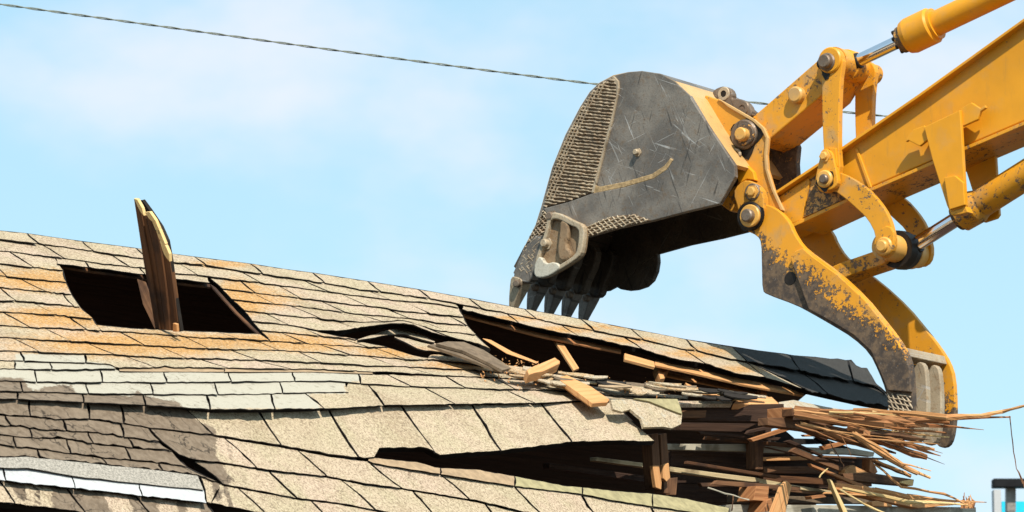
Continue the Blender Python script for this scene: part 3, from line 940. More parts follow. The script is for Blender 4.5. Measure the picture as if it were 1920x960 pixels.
# ------------------------------------------------------------------ framing inside and along the holes (parts of the house)
def hb(name, poly, plane, off, t, mat, bev=.002):
    p, n = plane
    o = prism3(name, pl(poly, p, n, off), unit(n) * t, mat, house, bev)
    return o
Ain = (PA, -NA)
hb('deck_edge', [(104, 494), (160, 501), (217, 509), (270, 516), (327, 524), (396, 533), (396, 538), (327, 530), (270, 522), (217, 514), (160, 507), (112, 499)], Ain, .014, .010, M['weather'])
hb('deck_edge', [(394, 532), (405, 539), (446, 585), (490, 627), (484, 627), (441, 586), (400, 540)], Ain, .006, .008, M['weather'])
hb('deck_edge', [(868, 587), (911, 596), (1007, 621), (1084, 637), (1165, 653), (1165, 661), (1084, 645), (1007, 629), (911, 603), (870, 592)], Ain, .03, .010, M['red'])
hb('deck_edge', [(1171, 662), (1227, 678), (1228, 688), (1171, 673)], Ain, .02, .015, M['fresh'])
hb('deck_edge', [(1228, 676), (1300, 690), (1400, 712), (1507, 733), (1507, 741), (1400, 722), (1300, 699), (1228, 684)], Ain, .03, .012, M['fresh'])
hb('lath', [(1240, 694), (1330, 711), (1425, 729), (1420, 738), (1330, 721), (1240, 703)], Ain, .10, .008, M['fresh'])
hb('lath', [(1285, 717), (1300, 724), (1360, 742), (1350, 745), (1290, 726)], Ain, .06, .02, M['fresh'])
hb('cripple_stud', [(1229, 685), (1241, 690), (1255, 694), (1243, 699), (1247, 709), (1238, 710)], Ain, .07, .04, M['fresh'])
hb('cripple_stud', [(1421, 720), (1431, 722), (1437, 735), (1441, 746), (1429, 746)], Ain, .07, .04, M['fresh'])
hb('broken_rafter', [(1037, 634), (1050, 634), (1086, 690), (1076, 694)], Ain, .05, .012, M['fresh'])
hb('cripple_stud', [(1073, 658), (1080, 657), (1079, 673), (1074, 673)], Ain, .25, .03, M['red'])
hb('deck_board', [(905, 634), (920, 637), (960, 659), (1010, 679), (1006, 681), (950, 662)], Ain, .0, .004, M['fresh'])
hb('deck_board', [(1387, 745), (1447, 744), (1460, 756), (1459, 759), (1375, 757)], A, .02, -.03, M['fresh'])
hb('deck_board', [(1240, 751), (1375, 752), (1372, 757), (1240, 757)], A, .02, -.02, M['shingle'])

D0 = (PD, ND)
# joists and rails seen through the torn opening
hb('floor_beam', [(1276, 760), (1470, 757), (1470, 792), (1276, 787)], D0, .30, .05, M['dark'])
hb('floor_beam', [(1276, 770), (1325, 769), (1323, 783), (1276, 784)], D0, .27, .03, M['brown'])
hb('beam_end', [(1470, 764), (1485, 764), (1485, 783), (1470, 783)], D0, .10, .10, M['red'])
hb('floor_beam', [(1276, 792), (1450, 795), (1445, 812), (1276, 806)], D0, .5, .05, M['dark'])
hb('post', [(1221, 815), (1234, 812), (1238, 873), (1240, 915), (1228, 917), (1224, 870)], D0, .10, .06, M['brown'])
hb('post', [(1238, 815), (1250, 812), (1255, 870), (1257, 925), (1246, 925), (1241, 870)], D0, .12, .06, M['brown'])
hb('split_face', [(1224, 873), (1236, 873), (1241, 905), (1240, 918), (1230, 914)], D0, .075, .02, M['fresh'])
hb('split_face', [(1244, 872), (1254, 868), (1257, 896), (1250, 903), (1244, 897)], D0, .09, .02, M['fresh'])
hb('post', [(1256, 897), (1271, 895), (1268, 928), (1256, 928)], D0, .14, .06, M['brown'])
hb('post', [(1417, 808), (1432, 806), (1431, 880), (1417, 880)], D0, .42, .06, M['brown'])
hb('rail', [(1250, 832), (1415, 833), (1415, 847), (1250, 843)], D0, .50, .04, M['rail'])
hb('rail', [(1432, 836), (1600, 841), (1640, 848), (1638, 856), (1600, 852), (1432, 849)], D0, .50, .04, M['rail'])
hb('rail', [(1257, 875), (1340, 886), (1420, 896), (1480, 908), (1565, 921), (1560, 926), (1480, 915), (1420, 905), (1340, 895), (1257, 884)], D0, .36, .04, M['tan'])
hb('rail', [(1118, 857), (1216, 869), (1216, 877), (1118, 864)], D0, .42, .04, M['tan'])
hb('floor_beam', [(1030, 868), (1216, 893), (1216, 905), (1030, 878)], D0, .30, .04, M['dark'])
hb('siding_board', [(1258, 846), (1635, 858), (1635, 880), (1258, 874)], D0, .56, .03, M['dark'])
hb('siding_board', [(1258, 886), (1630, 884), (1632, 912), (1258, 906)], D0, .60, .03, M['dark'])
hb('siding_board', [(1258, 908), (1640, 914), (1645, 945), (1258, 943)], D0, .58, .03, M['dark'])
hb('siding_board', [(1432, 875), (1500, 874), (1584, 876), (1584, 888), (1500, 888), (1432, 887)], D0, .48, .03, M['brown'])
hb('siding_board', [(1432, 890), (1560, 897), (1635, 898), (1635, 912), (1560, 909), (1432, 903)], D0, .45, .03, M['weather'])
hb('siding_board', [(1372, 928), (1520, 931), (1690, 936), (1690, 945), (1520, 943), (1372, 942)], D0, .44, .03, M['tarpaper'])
hb('top_plate', [(1372, 946), (1560, 947), (1722, 950), (1830, 951), (1831, 975), (1560, 975), (1372, 975)], D0, .20, .10, M['rail'])
hb('beam_end', [(1418, 911), (1442, 912), (1441, 940), (1413, 938)], D0, .12, .10, M['red'])
hb('beam_end', [(1438, 938), (1452, 932), (1452, 958), (1432, 960)], D0, .10, .10, M['red'])
hb('brace', [(1445, 965), (1465, 913), (1475, 901), (1485, 910), (1472, 965)], D0, -.05, .018, M['fresh'])
hb('brace', [(1556, 898), (1561, 902), (1592, 965), (1583, 965), (1562, 915)], D0, -.02, .02, M['pale'])
hb('split_beam', [(1569, 905), (1630, 913), (1722, 934), (1800, 946), (1722, 953), (1640, 936), (1567, 917)], D0, .15, .05, M['fresh'])
hb('split_beam', [(1580, 888), (1630, 886), (1714, 899), (1712, 911), (1630, 904), (1585, 899)], D0, .22, .06, M['brown'])
hb('split_beam', [(1692, 902), (1713, 899), (1712, 911), (1690, 906)], D0, .205, .02, M['pale'])
hb('torn_board_end', [(1632, 858), (1641, 872), (1646, 885), (1640, 890), (1630, 884)], D0, .47, .05, M['red'])
hb('wood_chip', [(1585, 880), (1600, 872), (1628, 886), (1610, 892), (1584, 891)], D0, .30, .04, M['fresh'])
hb('wood_chip', [(1634, 941), (1645, 939), (1672, 946), (1674, 950), (1636, 949)], D0, .10, .04, M['fresh'])
hb('wood_chip', [(1521, 930), (1545, 927), (1550, 932), (1523, 936)], D0, .12, .04, M['red'])
hb('wood_chip', [(1500, 776), (1515, 775), (1532, 782), (1528, 786), (1505, 781)], D0, -.12, .03, M['pale'])
# torn covering on the far right
o = hb('shingle_strip', [(1460, 754), (1488, 750), (1550, 763), (1588, 769), (1572, 776), (1530, 770), (1487, 765), (1462, 763)], A, .02, -.01, M['shingle'], 0)
at_ = o.data.attributes.new('paint', 'FLOAT_COLOR', 'POINT'); at_.data.foreach_set('color', [0, .5, 0, .3] * len(o.data.vertices))
hb('felt_strip', [(1450, 812), (1470, 805), (1490, 822), (1540, 823), (1542, 832), (1470, 834), (1452, 830)], D0, .7, .02, M['felt'], 0)
hb('felt_strip', [(1530, 820), (1545, 822), (1600, 842), (1590, 846), (1550, 836)], D0, .6, .02, M['felt'], 0)
hb('broken_beam', [(1440, 783), (1485, 783), (1560, 800), (1640, 826), (1646, 838), (1600, 830), (1520, 808), (1440, 797)], D0, .0, .06, M['brown'])
hb('broken_beam', [(1485, 766), (1560, 775), (1640, 784), (1700, 792), (1690, 800), (1600, 798), (1520, 785), (1485, 780)], D0, -.05, .06, M['weather'])

# splinters torn out at the right end
SP = [
    ([(1600, 768, 17.3), (1690, 774, 17.0), (1775, 783, 16.75), (1840, 779, 16.7), (1880, 772, 16.7), (1925, 760, 16.6)], [4, 7, 8, 5, 5, 3], 'fresh'),
    ([(1640, 783, 17.2), (1720, 788, 16.9), (1790, 784, 16.75), (1895, 782, 16.7)], [6, 8, 6, 2], 'red'),
    ([(1560, 772, 17.4), (1650, 780, 17.1), (1785, 786, 16.8)], [6, 9, 5], 'fresh'),
    ([(1490, 768, 17.5), (1600, 780, 17.2), (1780, 792, 16.8)], [10, 13, 4], 'red'),
    ([(1520, 778, 17.4), (1660, 795, 17.0), (1790, 800, 16.8), (1845, 806, 16.7)], [8, 8, 3, .8], 'red'),
    ([(1560, 790, 17.3), (1680, 803, 17.0), (1775, 812, 16.8)], [6, 6, 2], 'red'),
    ([(1620, 810, 17.1), (1700, 812, 17.0), (1780, 820, 16.8)], [3, 4, 1.5], 'pale'),
    ([(1600, 796, 17.2), (1690, 830, 17.0), (1752, 843, 16.9)], [8, 8, 4], 'fresh'),
    ([(1590, 800, 17.2), (1680, 828, 17.0), (1764, 855, 16.9)], [10, 8, 1.5], 'red'),
    ([(1620, 812, 17.1), (1700, 846, 17.0), (1738, 858, 16.9)], [10, 11, 7], 'red'),
    ([(1598, 812, 17.1), (1640, 834, 17.0), (1690, 868, 16.9), (1746, 883, 16.9)], [4, 5, 3, 1], 'fresh'),
    ([(1602, 815, 17.1), (1650, 846, 17.0), (1700, 876, 16.9), (1745, 896, 16.9)], [9, 9, 6, 3], 'fresh'),
    ([(1610, 826, 17.15), (1670, 862, 17.0), (1720, 890, 16.95)], [6, 7, 3], 'brown'),
    ([(1635, 862, 17.2), (1670, 877, 17.1), (1708, 893, 17.0)], [7, 7, 5], 'brown'),
    ([(1640, 862, 17.15), (1690, 884, 17.0), (1708, 893, 16.98)], [2, 4, 3], 'fresh'),
    ([(1520, 800, 17.4), (1600, 826, 17.2), (1680, 850, 17.0)], [9, 9, 3], 'weather'),
    ([(1500, 792, 17.45), (1580, 812, 17.25), (1640, 838, 17.1)], [12, 12, 6], 'brown'),
    ([(1640, 870, 17.2), (1690, 912, 17.1), (1770, 925, 17.0), (1815, 948, 16.95)], [3, 4, 3, 2], 'fresh'),
    ([(1580, 915, 17.2), (1700, 940, 17.0), (1815, 947, 16.95)], [5, 6, 2], 'pale'),
    ([(1640, 918, 17.2), (1740, 941, 17.0), (1812, 946, 16.95)], [6, 6, 2], 'fresh'),
    ([(1575, 918, 17.15), (1620, 945, 17.0), (1660, 962, 16.95)], [3, 3, 2], 'pale'),
    ([(1556, 828, 17.3), (1575, 860, 17.25), (1583, 878, 17.2)], [2, 2, 1.5], 'brown'),
    ([(1573, 808, 17.2), (1590, 840, 17.15), (1596, 856, 17.1)], [1.6, 1.6, 1], 'red'),
    ([(1536, 895, 17.2), (1548, 882, 17.2), (1553, 878, 17.2)], [2, 2, 1], 'pale'),
    ([(1327, 914, 17.4), (1360, 925, 17.4), (1405, 937, 17.4)], [2, 2, 1.5], 'rail'),
    ([(1375, 928, 17.4), (1374, 944, 17.4), (1372, 958, 17.4)], [2, 2, 1.5], 'brown'),
    ([(1893, 780, 16.7), (1898, 830, 16.7), (1906, 878, 16.7), (1919, 905, 16.7), (1922, 915, 16.7)], [1.6, 1.4, 1.4, 3.5, 3], 'brown'),
    ([(1850, 942, 16.95), (1760, 938, 17.0), (1700, 928, 17.1)], [1, 4, 4], 'fresh'),
]
for pts, wd, m_ in SP:
    splinter('splinter', pts, wd, M[m_], house)
for k in range(56):          # finer fan of splinters
    u0, v0 = random.uniform(1480, 1650), 0
    f_ = (u0 - 1480) / 170
    v0 = random.uniform(768 + 6 * f_, 800 + 30 * f_)
    an = random.uniform(.02, .42) if v0 > 790 else random.uniform(.0, .2)
    ln = random.uniform(50, 165)
    Y0 = 17.5 - f_ * .35 - random.uniform(0, .12)
    u1, v1 = u0 + ln * cos(an), v0 + ln * sin(an)
    w0 = random.choice([1.4, 2.5, 4, 6.5, 9])
    splinter('splinter', [(u0, v0, Y0), ((u0 + u1) / 2, (v0 + v1) / 2 + random.uniform(-1.2, 1.2), Y0 - ln * .0011), (u1, v1, Y0 - ln * .0022)], [w0, w0, .6], M[random.choice(['red', 'fresh', 'red', 'brown', 'fresh', 'brown', 'pale', 'red'])], house)
for k in range(34):          # broken boards and laths jammed in the torn end
    u0 = random.uniform(1275, 1600); v0 = random.uniform(762, 935)
    ln = random.uniform(60, 190); an = random.choice([random.uniform(-.06, .16), random.uniform(.1, .45), random.uniform(-.5, -.1)])
    if u0 + ln > 1660: ln = 1660 - u0
    hh = random.uniform(2.5, 8); u1 = u0 + ln * cos(an); v1 = v0 + ln * sin(an)
    if v1 < 770 or v1 > 950: continue
    nx_, ny_ = -sin(an) * hh, cos(an) * hh
    e_ = [random.uniform(-9, 9) for _ in range(4)]
    poly = [(u0 + e_[0], v0), (u1 + e_[1], v1), (u1 + e_[2] * .6 + nx_ * .5, v1 + ny_ * .5), (u1 + e_[3] + nx_, v1 + ny_), (u0 + nx_, v0 + ny_)]
    hb('broken_board', poly, D0, random.uniform(.12, .55), .02, M[random.choice(['dark', 'dark', 'brown', 'red', 'brown', 'weather', 'fresh'])])
for k in range(14):          # frayed stub at the far end of the top plate
    u0 = 1803 + random.uniform(0, 22)
    splinter('splinter', [(u0, 953, 17.9), (u0 + random.uniform(-4, 5), 940, 17.9), (u0 + random.uniform(-8, 9), 955 - random.uniform(14, 32), 17.9)], [3, 2.4, .8], M[random.choice(['red', 'brown', 'fresh'])], house)

# ------------------------------------------------------------------ broken board standing in the hole
bb = empty('broken_board', at(322, 625, 15.2), 'dark splintered board standing upright out of the square hole in the roof', 'board')
nb = unit(np.array([.72, .62, .30]))              # faces left and a little down, away from the sun
pbp = at(300, 560, 15.15)
XB0 = [251, 259, 268, 279, 293]
def bslat(poly, off, t, m_, nm='slat'):
    return prism3(nm, pl(poly, pbp, nb, off), nb * t, m_, bb, .0015)
bslat([(251, 373), (255, 374), (262, 392), (277, 470), (291, 555), (300, 618), (291, 616), (281, 556), (269, 491), (260, 431)], .0, .02, M['weather'])
bslat([(256, 376), (266, 384), (272, 402), (288, 470), (301, 555), (309, 619), (301, 618), (292, 555), (278, 470), (263, 392)], .008, .02, M['weather'])
bslat([(273, 402), (280, 400), (291, 422), (303, 480), (313, 560), (318, 620), (310, 619), (302, 555), (289, 470)], .002, .02, M['weather'])
bslat([(281, 402), (292, 418), (307, 448), (318, 490), (327, 555), (335, 620), (319, 620), (314, 560), (304, 480), (292, 424)], .010, .02, M['weather'])
for poly in ([(251, 372), (257, 374), (266, 390), (270, 405), (264, 399), (258, 388)],
             [(271, 398), (280, 397), (291, 413), (297, 427), (302, 441), (296, 439), (291, 430), (285, 416), (279, 410)],
             [(291, 429), (299, 431), (305, 446), (310, 458), (303, 454), (298, 448)],
             [(299, 451), (306, 453), (312, 464), (317, 476), (318, 491), (312, 484), (308, 478), (304, 468)]):
    bslat(poly, -.012, .014, M['pale'], 'split_face')
bslat([(262, 376), (266, 375), (280, 394), (301, 425), (313, 452), (320, 491), (326, 540), (339, 622), (335, 622), (322, 545), (316, 492), (309, 462), (297, 430), (278, 398)], .014, .016, M['edge'], 'shingle_backing')
bslat([(324, 606), (331, 608), (332, 622), (324, 622)], -.01, .012, M['fresh'], 'split_face')
tag(prism3('felt_flap', pl([(257, 523), (272, 528), (284, 560), (312, 616), (290, 616), (268, 570)], at(285, 570, 15.6), unit([.3, .9, -.1])), unit([.3, .9, -.1]) * .01, M['brown']),
    'dim grey felt flap hanging inside the square hole behind the upright board', 'roofing scrap')

# ------------------------------------------------------------------ excavator
GP = ep(1650, 330, 0)
exc = empty('excavator', np.array([GP[0], GP[1], 0]), 'yellow excavator arm with toothed bucket and thumb biting into the roof', 'excavator')
def part(o):
    PIV[o.name] = np.zeros(3)
    return o
# main arm
arm = part(eplate('dipper_arm', [(1442, 372), (1530, 311), (1579, 278), (1720, 182), (1920, 39), (2360, -275), (2420, -60), (2100, 150), (1914, 229), (1806, 275), (1632, 351), (1586, 373), (1540, 394), (1484, 419), (1446, 437), (1425, 420)], -.12, .24, M['yel'], exc, .006))
def strip(name, line, dy, w0, w1, mat, par):
    poly = [(u, v) for u, v in line] + [(u, v + dy) for u, v in line[::-1]]
    pts = np.array(pl(poly, E0, EW, w0))
    return prism3(name, pts, EW * (w1 - w0), mat, par, .002)
strip('top_flange', [(1450, 361), (1530, 308), (1579, 275), (1720, 178), (1920, 34), (2360, -281)], 6, -.165, .165, M['yel'], arm)
strip('bottom_flange', [(1486, 419), (1540, 394), (1586, 373), (1632, 352), (1727, 311), (1806, 276), (1914, 230), (2100, 151)], 7, -.137, .137, M['yelw'], arm)
eplate('weld_seam', [(1602, 279), (1607, 277), (1634, 351), (1628, 353)], -.129, .012, M['yel'], arm, .003)
eplate('nose_plate', [(1452, 375), (1516, 334), (1518, 343), (1503, 412), (1486, 419), (1460, 408)], -.132, .014, M['yelw'], arm, .003)
eplate('grease_patch', [(1518, 337), (1536, 324), (1590, 352), (1586, 372), (1540, 393), (1505, 408)], -.1235, .004, M['yeld'], arm, .001)

# guide links either side of the arm
GL = [(1536, 126), (1534, 108), (1540, 96), (1557, 91), (1573, 97), (1580, 112), (1579, 124), (1575, 150), (1573, 200), (1572, 276), (1576, 324), (1560, 345), (1546, 300), (1543, 263), (1541, 200), (1541, 147)]
for k, sh in enumerate((0, .29)):
    g_ = part(eplate('guide_link', GL, -.19, .035, M['yelw'], exc, .004, 1, sh))
    eplate('lug', [(1539, 285), (1543, 279), (1551, 279), (1558, 284), (1562, 292), (1571, 335), (1570, 346), (1562, 354), (1547, 358), (1534, 354), (1528, 345), (1529, 330)], -.215, .03, M['yelw'], g_, .005, 1, sh)
    if k == 0:
        pin('boss', 1557, 113, -.19, .012, .060, M['yelw'], g_, .03)
        pin('washer', 1550, 116, -.205, .006, .042, M['pin'], g_, .03)
        pin('pin_head', 1550, 116, -.21, .030, .032, M['pin'], g_, .03)
        hexbolt('bolt', 1547, 293, -.215, .019, .022, M['pinyel'], g_)
        pin('collar', 1548, 336, -.215, .018, .040, M['pinyel'], g_, .02)
        pin('pin_head', 1546, 336, -.233, .018, .022, M['pin'], g_, .02)
        eplate('gusset', [(1552, 277), (1567, 277), (1570, 312), (1563, 296), (1559, 285)], -.20, .02, M['yel'], g_, .003)
lathe('pivot_pin', ep(1555, 113, -.15), EW, [(0, .03), (0, .047), (.40, .047), (.40, 0)], M['yelw'], exc)
lathe('cylinder_eye', ep(1555, 113, -.15) + EW * .035, EW, [(0, .047), (0, .068), (.10, .068), (.105, .075), (.17, .075), (.175, .068), (.225, .068), (.225, .047)], M['yelw'], exc)
lathe('pivot_pin', ep(1548, 336, -.185), EW, [(0, .02), (0, .042), (.37, .042), (.37, 0)], M['grease'], exc)

def smear(u, v, w, r, par, run=0.0):
    c = ep(u, v, w)
    P_ = []
    n = 26
    for k in range(n):
        a_ = 2 * pi * k / n
        rr = r * (1 + .10 * sin(a_ * 2 + 1) + .08 * sin(a_ * 5 + r * 90) + random.uniform(-.05, .05))
        if run and abs(a_ - 1.5 * pi) < .5:
            rr += run * (.5 - abs(a_ - 1.5 * pi)) * 2
        P_.append(c + ES * (rr * cos(a_)) + np.array([0, 0, rr * sin(a_)]))
    prism3('grease_stain', P_, EW * .0015, M['grease'], par)
gl0 = bpy.data.objects['guide_link']
smear(1550, 116, -.1935, .050, gl0, .05)
smear(1547, 337, -.2185, .046, gl0, .02)
# bucket link
bl = part(eplate('bucket_link', [(1400, 235), (1408, 222), (1422, 210), (1532, 114), (1548, 106), (1562, 118), (1562, 145), (1542, 178), (1440, 263), (1420, 272), (1402, 258)], -.125, .25, M['yelw'], exc, .006))
pin('pin_boss', 1497, 179, -.125, .035, .038, M['pinyel'], bl, .02, .008)
# top cylinder
AX0 = ep(1588, 124, -.0)
AX1 = ep(1760, 42, -.0)
ax = unit(AX1 - AX0)
def al(u):
    """distance along the cylinder's axis at photo column u"""
    lo, hi = 0., 3.
    for _ in range(40):
        m_ = (lo + hi) / 2
        q = AX0 + ax * m_ - CAM
        if 960 + FPX * np.dot(q, RT) / np.dot(q, FW) < u:
            lo = m_
        else:
            hi = m_
    return lo
cy = part(lathe('hydraulic_cylinder', AX0, ax, [(al(1700), .0), (al(1700), .076), (al(1708), .084), (al(1748), .084), (al(1751), .074), (al(1756), .074), (al(1756), .058), (al(2250), .058), (al(2250), 0)], M['yel'], exc, 40))
lathe('rod', AX0, ax, [(al(1604), .030), (al(1712), .030)], M['chrome'], cy, 40)
lathe('rod_eye', AX0, ax, [(.03, .058), (al(1604), .042), (al(1612), .036), (al(1612), .03)], M['grease'], cy)
lathe('gland', AX0, ax, [(al(1686), .029), (al(1686), .052), (al(1690), .062), (al(1706), .066)], M['yeld'], cy)
for k in range(8):
    a_ = k / 8 * 2 * pi
    t_ = unit(np.cross(ax, [0, 0, 1.])); b_ = np.cross(ax, t_)
    lathe('gland_bolt', AX0 + ax * (al(1684)) + (t_ * cos(a_) + b_ * sin(a_)) * .052, ax, [(0, 0), (0, .011), (.05, .011)], M['grease'], cy, 6)

# bracket pair holding the thumb cylinder
BR = [(1732, 238), (1800, 206), (1803, 250), (1807, 320), (1811, 385), (1806, 392), (1782, 400), (1775, 385), (1748, 300)]
for k, sh in enumerate((0, .30)):
    b_ = part(eplate('cylinder_bracket', BR, -.20, .022, M['yel'], exc, .004, 0, sh))
    eplate('wing', [(1712, 243), (1733, 235), (1739, 262), (1724, 274), (1703, 263), (1698, 266), (1699, 260)], -.185, .02, M['yel'], b_, .003, 0, sh)
    eplate('wing', [(1800, 204), (1821, 192), (1838, 203), (1847, 197), (1848, 202), (1838, 209), (1833, 224), (1804, 237)], -.185, .02, M['yel'], b_, .003, 0, sh)
    if k == 0:
        eplate('wear_boss', [(1770, 333), (1790, 329), (1806, 342), (1809, 384), (1780, 393), (1776, 372)], -.215, .018, M['yel'], b_, .003)
        eplate('foot', [(1779, 396), (1810, 386), (1816, 398), (1800, 402), (1784, 404)], -.20, .05, M['yelw'], b_, .004)
for sh in (-.165, .145):
    eplate('bracket_spacer', [(1745, 245), (1795, 222), (1797, 262), (1752, 285)], sh, .05, M['yel'], arm, .003)

# thumb cylinder
BX0 = ep(1657, 461, -.16) + EW * .19
BX1 = ep(1914, 334, .0)
bx_ = unit(BX1 - BX0)
def bl_(u):
    lo, hi = -1., 3.
    for _ in range(40):
        m_ = (lo + hi) / 2
        q = BX0 + bx_ * m_ - CAM
        if 960 + FPX * np.dot(q, RT) / np.dot(q, FW) < u:
            lo = m_
        else:
            hi = m_
    return lo
tcy = part(lathe('hydraulic_cylinder', BX0, bx_, [(bl_(1802), 0), (bl_(1802), .074), (bl_(1830), .078), (bl_(1840), .066), (bl_(2180), .066), (bl_(2180), 0)], M['yelw'], exc, 40))
lathe('rod', BX0, bx_, [(bl_(1712), .034), (bl_(1806), .034)], M['chrome'], tcy, 40)
lathe('rod_eye', BX0, bx_, [(.02, .06), (bl_(1712), .05), (bl_(1722), .042), (bl_(1722), .034)], M['grease'], tcy)
lathe('gland', BX0, bx_, [(bl_(1795), .034), (bl_(1795), .060), (bl_(1804), .066)], M['yeld'], tcy)

# curved thumb links
TLK = [(1530, 345), (1545, 352), (1568, 321), (1592, 330), (1627, 353), (1650, 379), (1665, 402), (1673, 426), (1678, 452), (1673, 474), (1657, 484), (1641, 476), (1638, 458), (1642, 440), (1627, 411), (1609, 394), (1586, 373), (1562, 356), (1548, 362), (1535, 358)]
for k, sh in enumerate((0, .33)):
    t_ = part(eplate('thumb_link', TLK, -.18, .03, M['yelw'], exc, .004, 1, sh))
    if k == 0:
        eplate('end_plate', [(1641, 449), (1657, 422), (1674, 427), (1677, 458), (1672, 473), (1657, 483), (1642, 475)], -.198, .022, M['yelw'], t_, .004, 1)
        pin('washer', 1658, 462, -.198, .012, .042, M['pinyel'], t_, .02)
        pin('pin_head', 1656, 462, -.208, .022, .027, M['pinyel'], t_, .02)
lathe('link_tube', ep(1657, 461, -.15), EW, [(0, .03), (0, .062), (.10, .062), (.10, .055), (.11, .055), (.11, .078), (.145, .082), (.18, .078), (.185, .07), (.21, .07), (.215, .078), (.25, .074), (.255, .062), (.31, .062)], M['pinyel'], exc)
lathe('grease_ring', ep(1657, 461, -.15) + EW * .106, EW, [(0, .06), (0, .084), (.05, .088), (.09, .084), (.09, .06)], M['grease'], exc)
eplate('tie_bar', [(1520, 517), (1575, 493), (1641, 470), (1668, 462), (1676, 478), (1655, 496), (1600, 514), (1540, 540), (1500, 553)], -.07, .14, M['yelw'], exc, .005)

# thumb: two cheek plates, two middle tines, cross web
TH = [(1395, 386), (1412, 380), (1431, 382), (1450, 388), (1466, 400), (1480, 417), (1487, 435), (1502, 459), (1520, 474), (1570, 510), (1620, 556), (1656, 600), (1682, 633), (1700, 662), (1709, 690), (1712, 747), (1711, 775), (1706, 808), (1698, 823), (1684, 826), (1673, 815), (1668, 790), (1667, 764), (1660, 731), (1647, 697), (1630, 662), (1598, 633), (1560, 610), (1520, 587), (1492, 572), (1437, 552), (1429, 545), (1428, 500), (1427, 455), (1420, 442), (1398, 432), (1384, 418), (1382, 402)]
th = part(eplate('thumb', TH, -.20, .035, M['yelt'], exc, .004, 1))
eplate('cheek_plate', TH, -.20, .03, M['yelt'], th, .004, 1, .375)
TI = [(1690, 676), (1700, 672), (1708, 682), (1711, 715), (1712, 750), (1711, 775), (1706, 808), (1698, 823), (1684, 826), (1673, 815), (1668, 790), (1667, 764), (1672, 720)]
for sh in (.125, .25):
    eplate('tine', TI, -.20, .035, M['bead'] if False else M['rim'], th, .005, 1, sh)
eplate('cheek_overlay', [(1482, 484), (1490, 471), (1505, 465), (1522, 480), (1570, 515), (1620, 561), (1654, 603), (1679, 636), (1696, 664), (1705, 692), (1707, 735), (1664, 732), (1650, 697), (1633, 659), (1600, 628), (1560, 604), (1516, 580), (1495, 522)], -.218, .02, M['yelt'], th, .004)
for q, (u, v, n_) in enumerate([(1688, 655, 0)]):
    pts = np.array(pl([(1672, 655), (1699, 652), (1704, 668), (1678, 676)], E0, EW, -.168))
    prism3('cross_web', pts, EW * .345, M['rim'], th, .004)
pts = np.array(pl([(1668, 676), (1680, 676), (1684, 770), (1672, 770)], E0, EW, -.168))
prism3('cross_web', pts, EW * .345, M['steeld'], th, .003)
pin('hole_ring', 1482, 522, -.20, .002, .030, M['grease'], th, .01, .001)
lathe('thumb_pivot', ep(1405, 406, -.22), EW, [(0, .02), (0, .05), (.42, .05), (.42, 0)], M['grease'], exc)

# hardfacing: weld beads laid over a plate
def beads(name, poly, w, ang, gap, wid, hgt, mat, par, jit=.25, two=None, prob=1.0):
    P2 = np.array(pl(poly, E0, EW, w))
    o0 = P2.mean(0)
    X = np.stack([(P2 - o0) @ ES, (P2 - o0)[:, 2]], 1)
    V, Fc = [], []
    for an, gp in ([(ang, gap)] + ([two] if two else [])):
        d = np.array([cos(an), sin(an)]); nn = np.array([-d[1], d[0]])
        c = X @ nn
        k = c.min() + gp * .5
        while k < c.max():
            kk = k + random.uniform(-1, 1) * gp * .08
            ts = []
            for a, b in zip(X, np.roll(X, -1, axis=0)):
                ca, cb = a @ nn - kk, b @ nn - kk
                if (ca > 0) != (cb > 0):
                    q = a + (b - a) * ca / (ca - cb)
                    ts.append(q @ d)
            ts.sort()
            for t0, t1 in zip(ts[::2], ts[1::2]):
                if random.random() > prob or t1 - t0 < .012:
                    continue
                n = max(2, int((t1 - t0) / .014))
                b0 = len(V)
                for i in range(n + 1):
                    t = t0 + (t1 - t0) * i / n
                    wv = wid * (1 + random.uniform(-jit, jit))
                    hv = hgt * (1 + random.uniform(-jit, jit)) * (1 if 0 < i < n else .3)
                    cc = kk + random.uniform(-1, 1) * wid * .25
                    for s_, h_ in ((-1, 0), (-.45, 1), (.45, 1), (1, 0)):
                        q = d * t + nn * (cc + s_ * wv / 2)
                        V.append(o0 + ES * q[0] + np.array([0, 0, q[1]]) - EW * (h_ * hv))
                for i in range(n):
                    for m_ in range(3):
                        a = b0 + i * 4 + m_
                        Fc.append((a, a + 1, a + 5, a + 4))
            k += gp
    return link(name, V, Fc, mat, par)
beads('hardfacing', [(1663, 737), (1708, 742), (1711, 776), (1706, 806), (1697, 822), (1684, 825), (1674, 814), (1668, 780)], -.2025, -.25, .022, .008, .006, M['bead'], th, .3, (-1.15, .022))
for sh in (.125, .25):
    pass

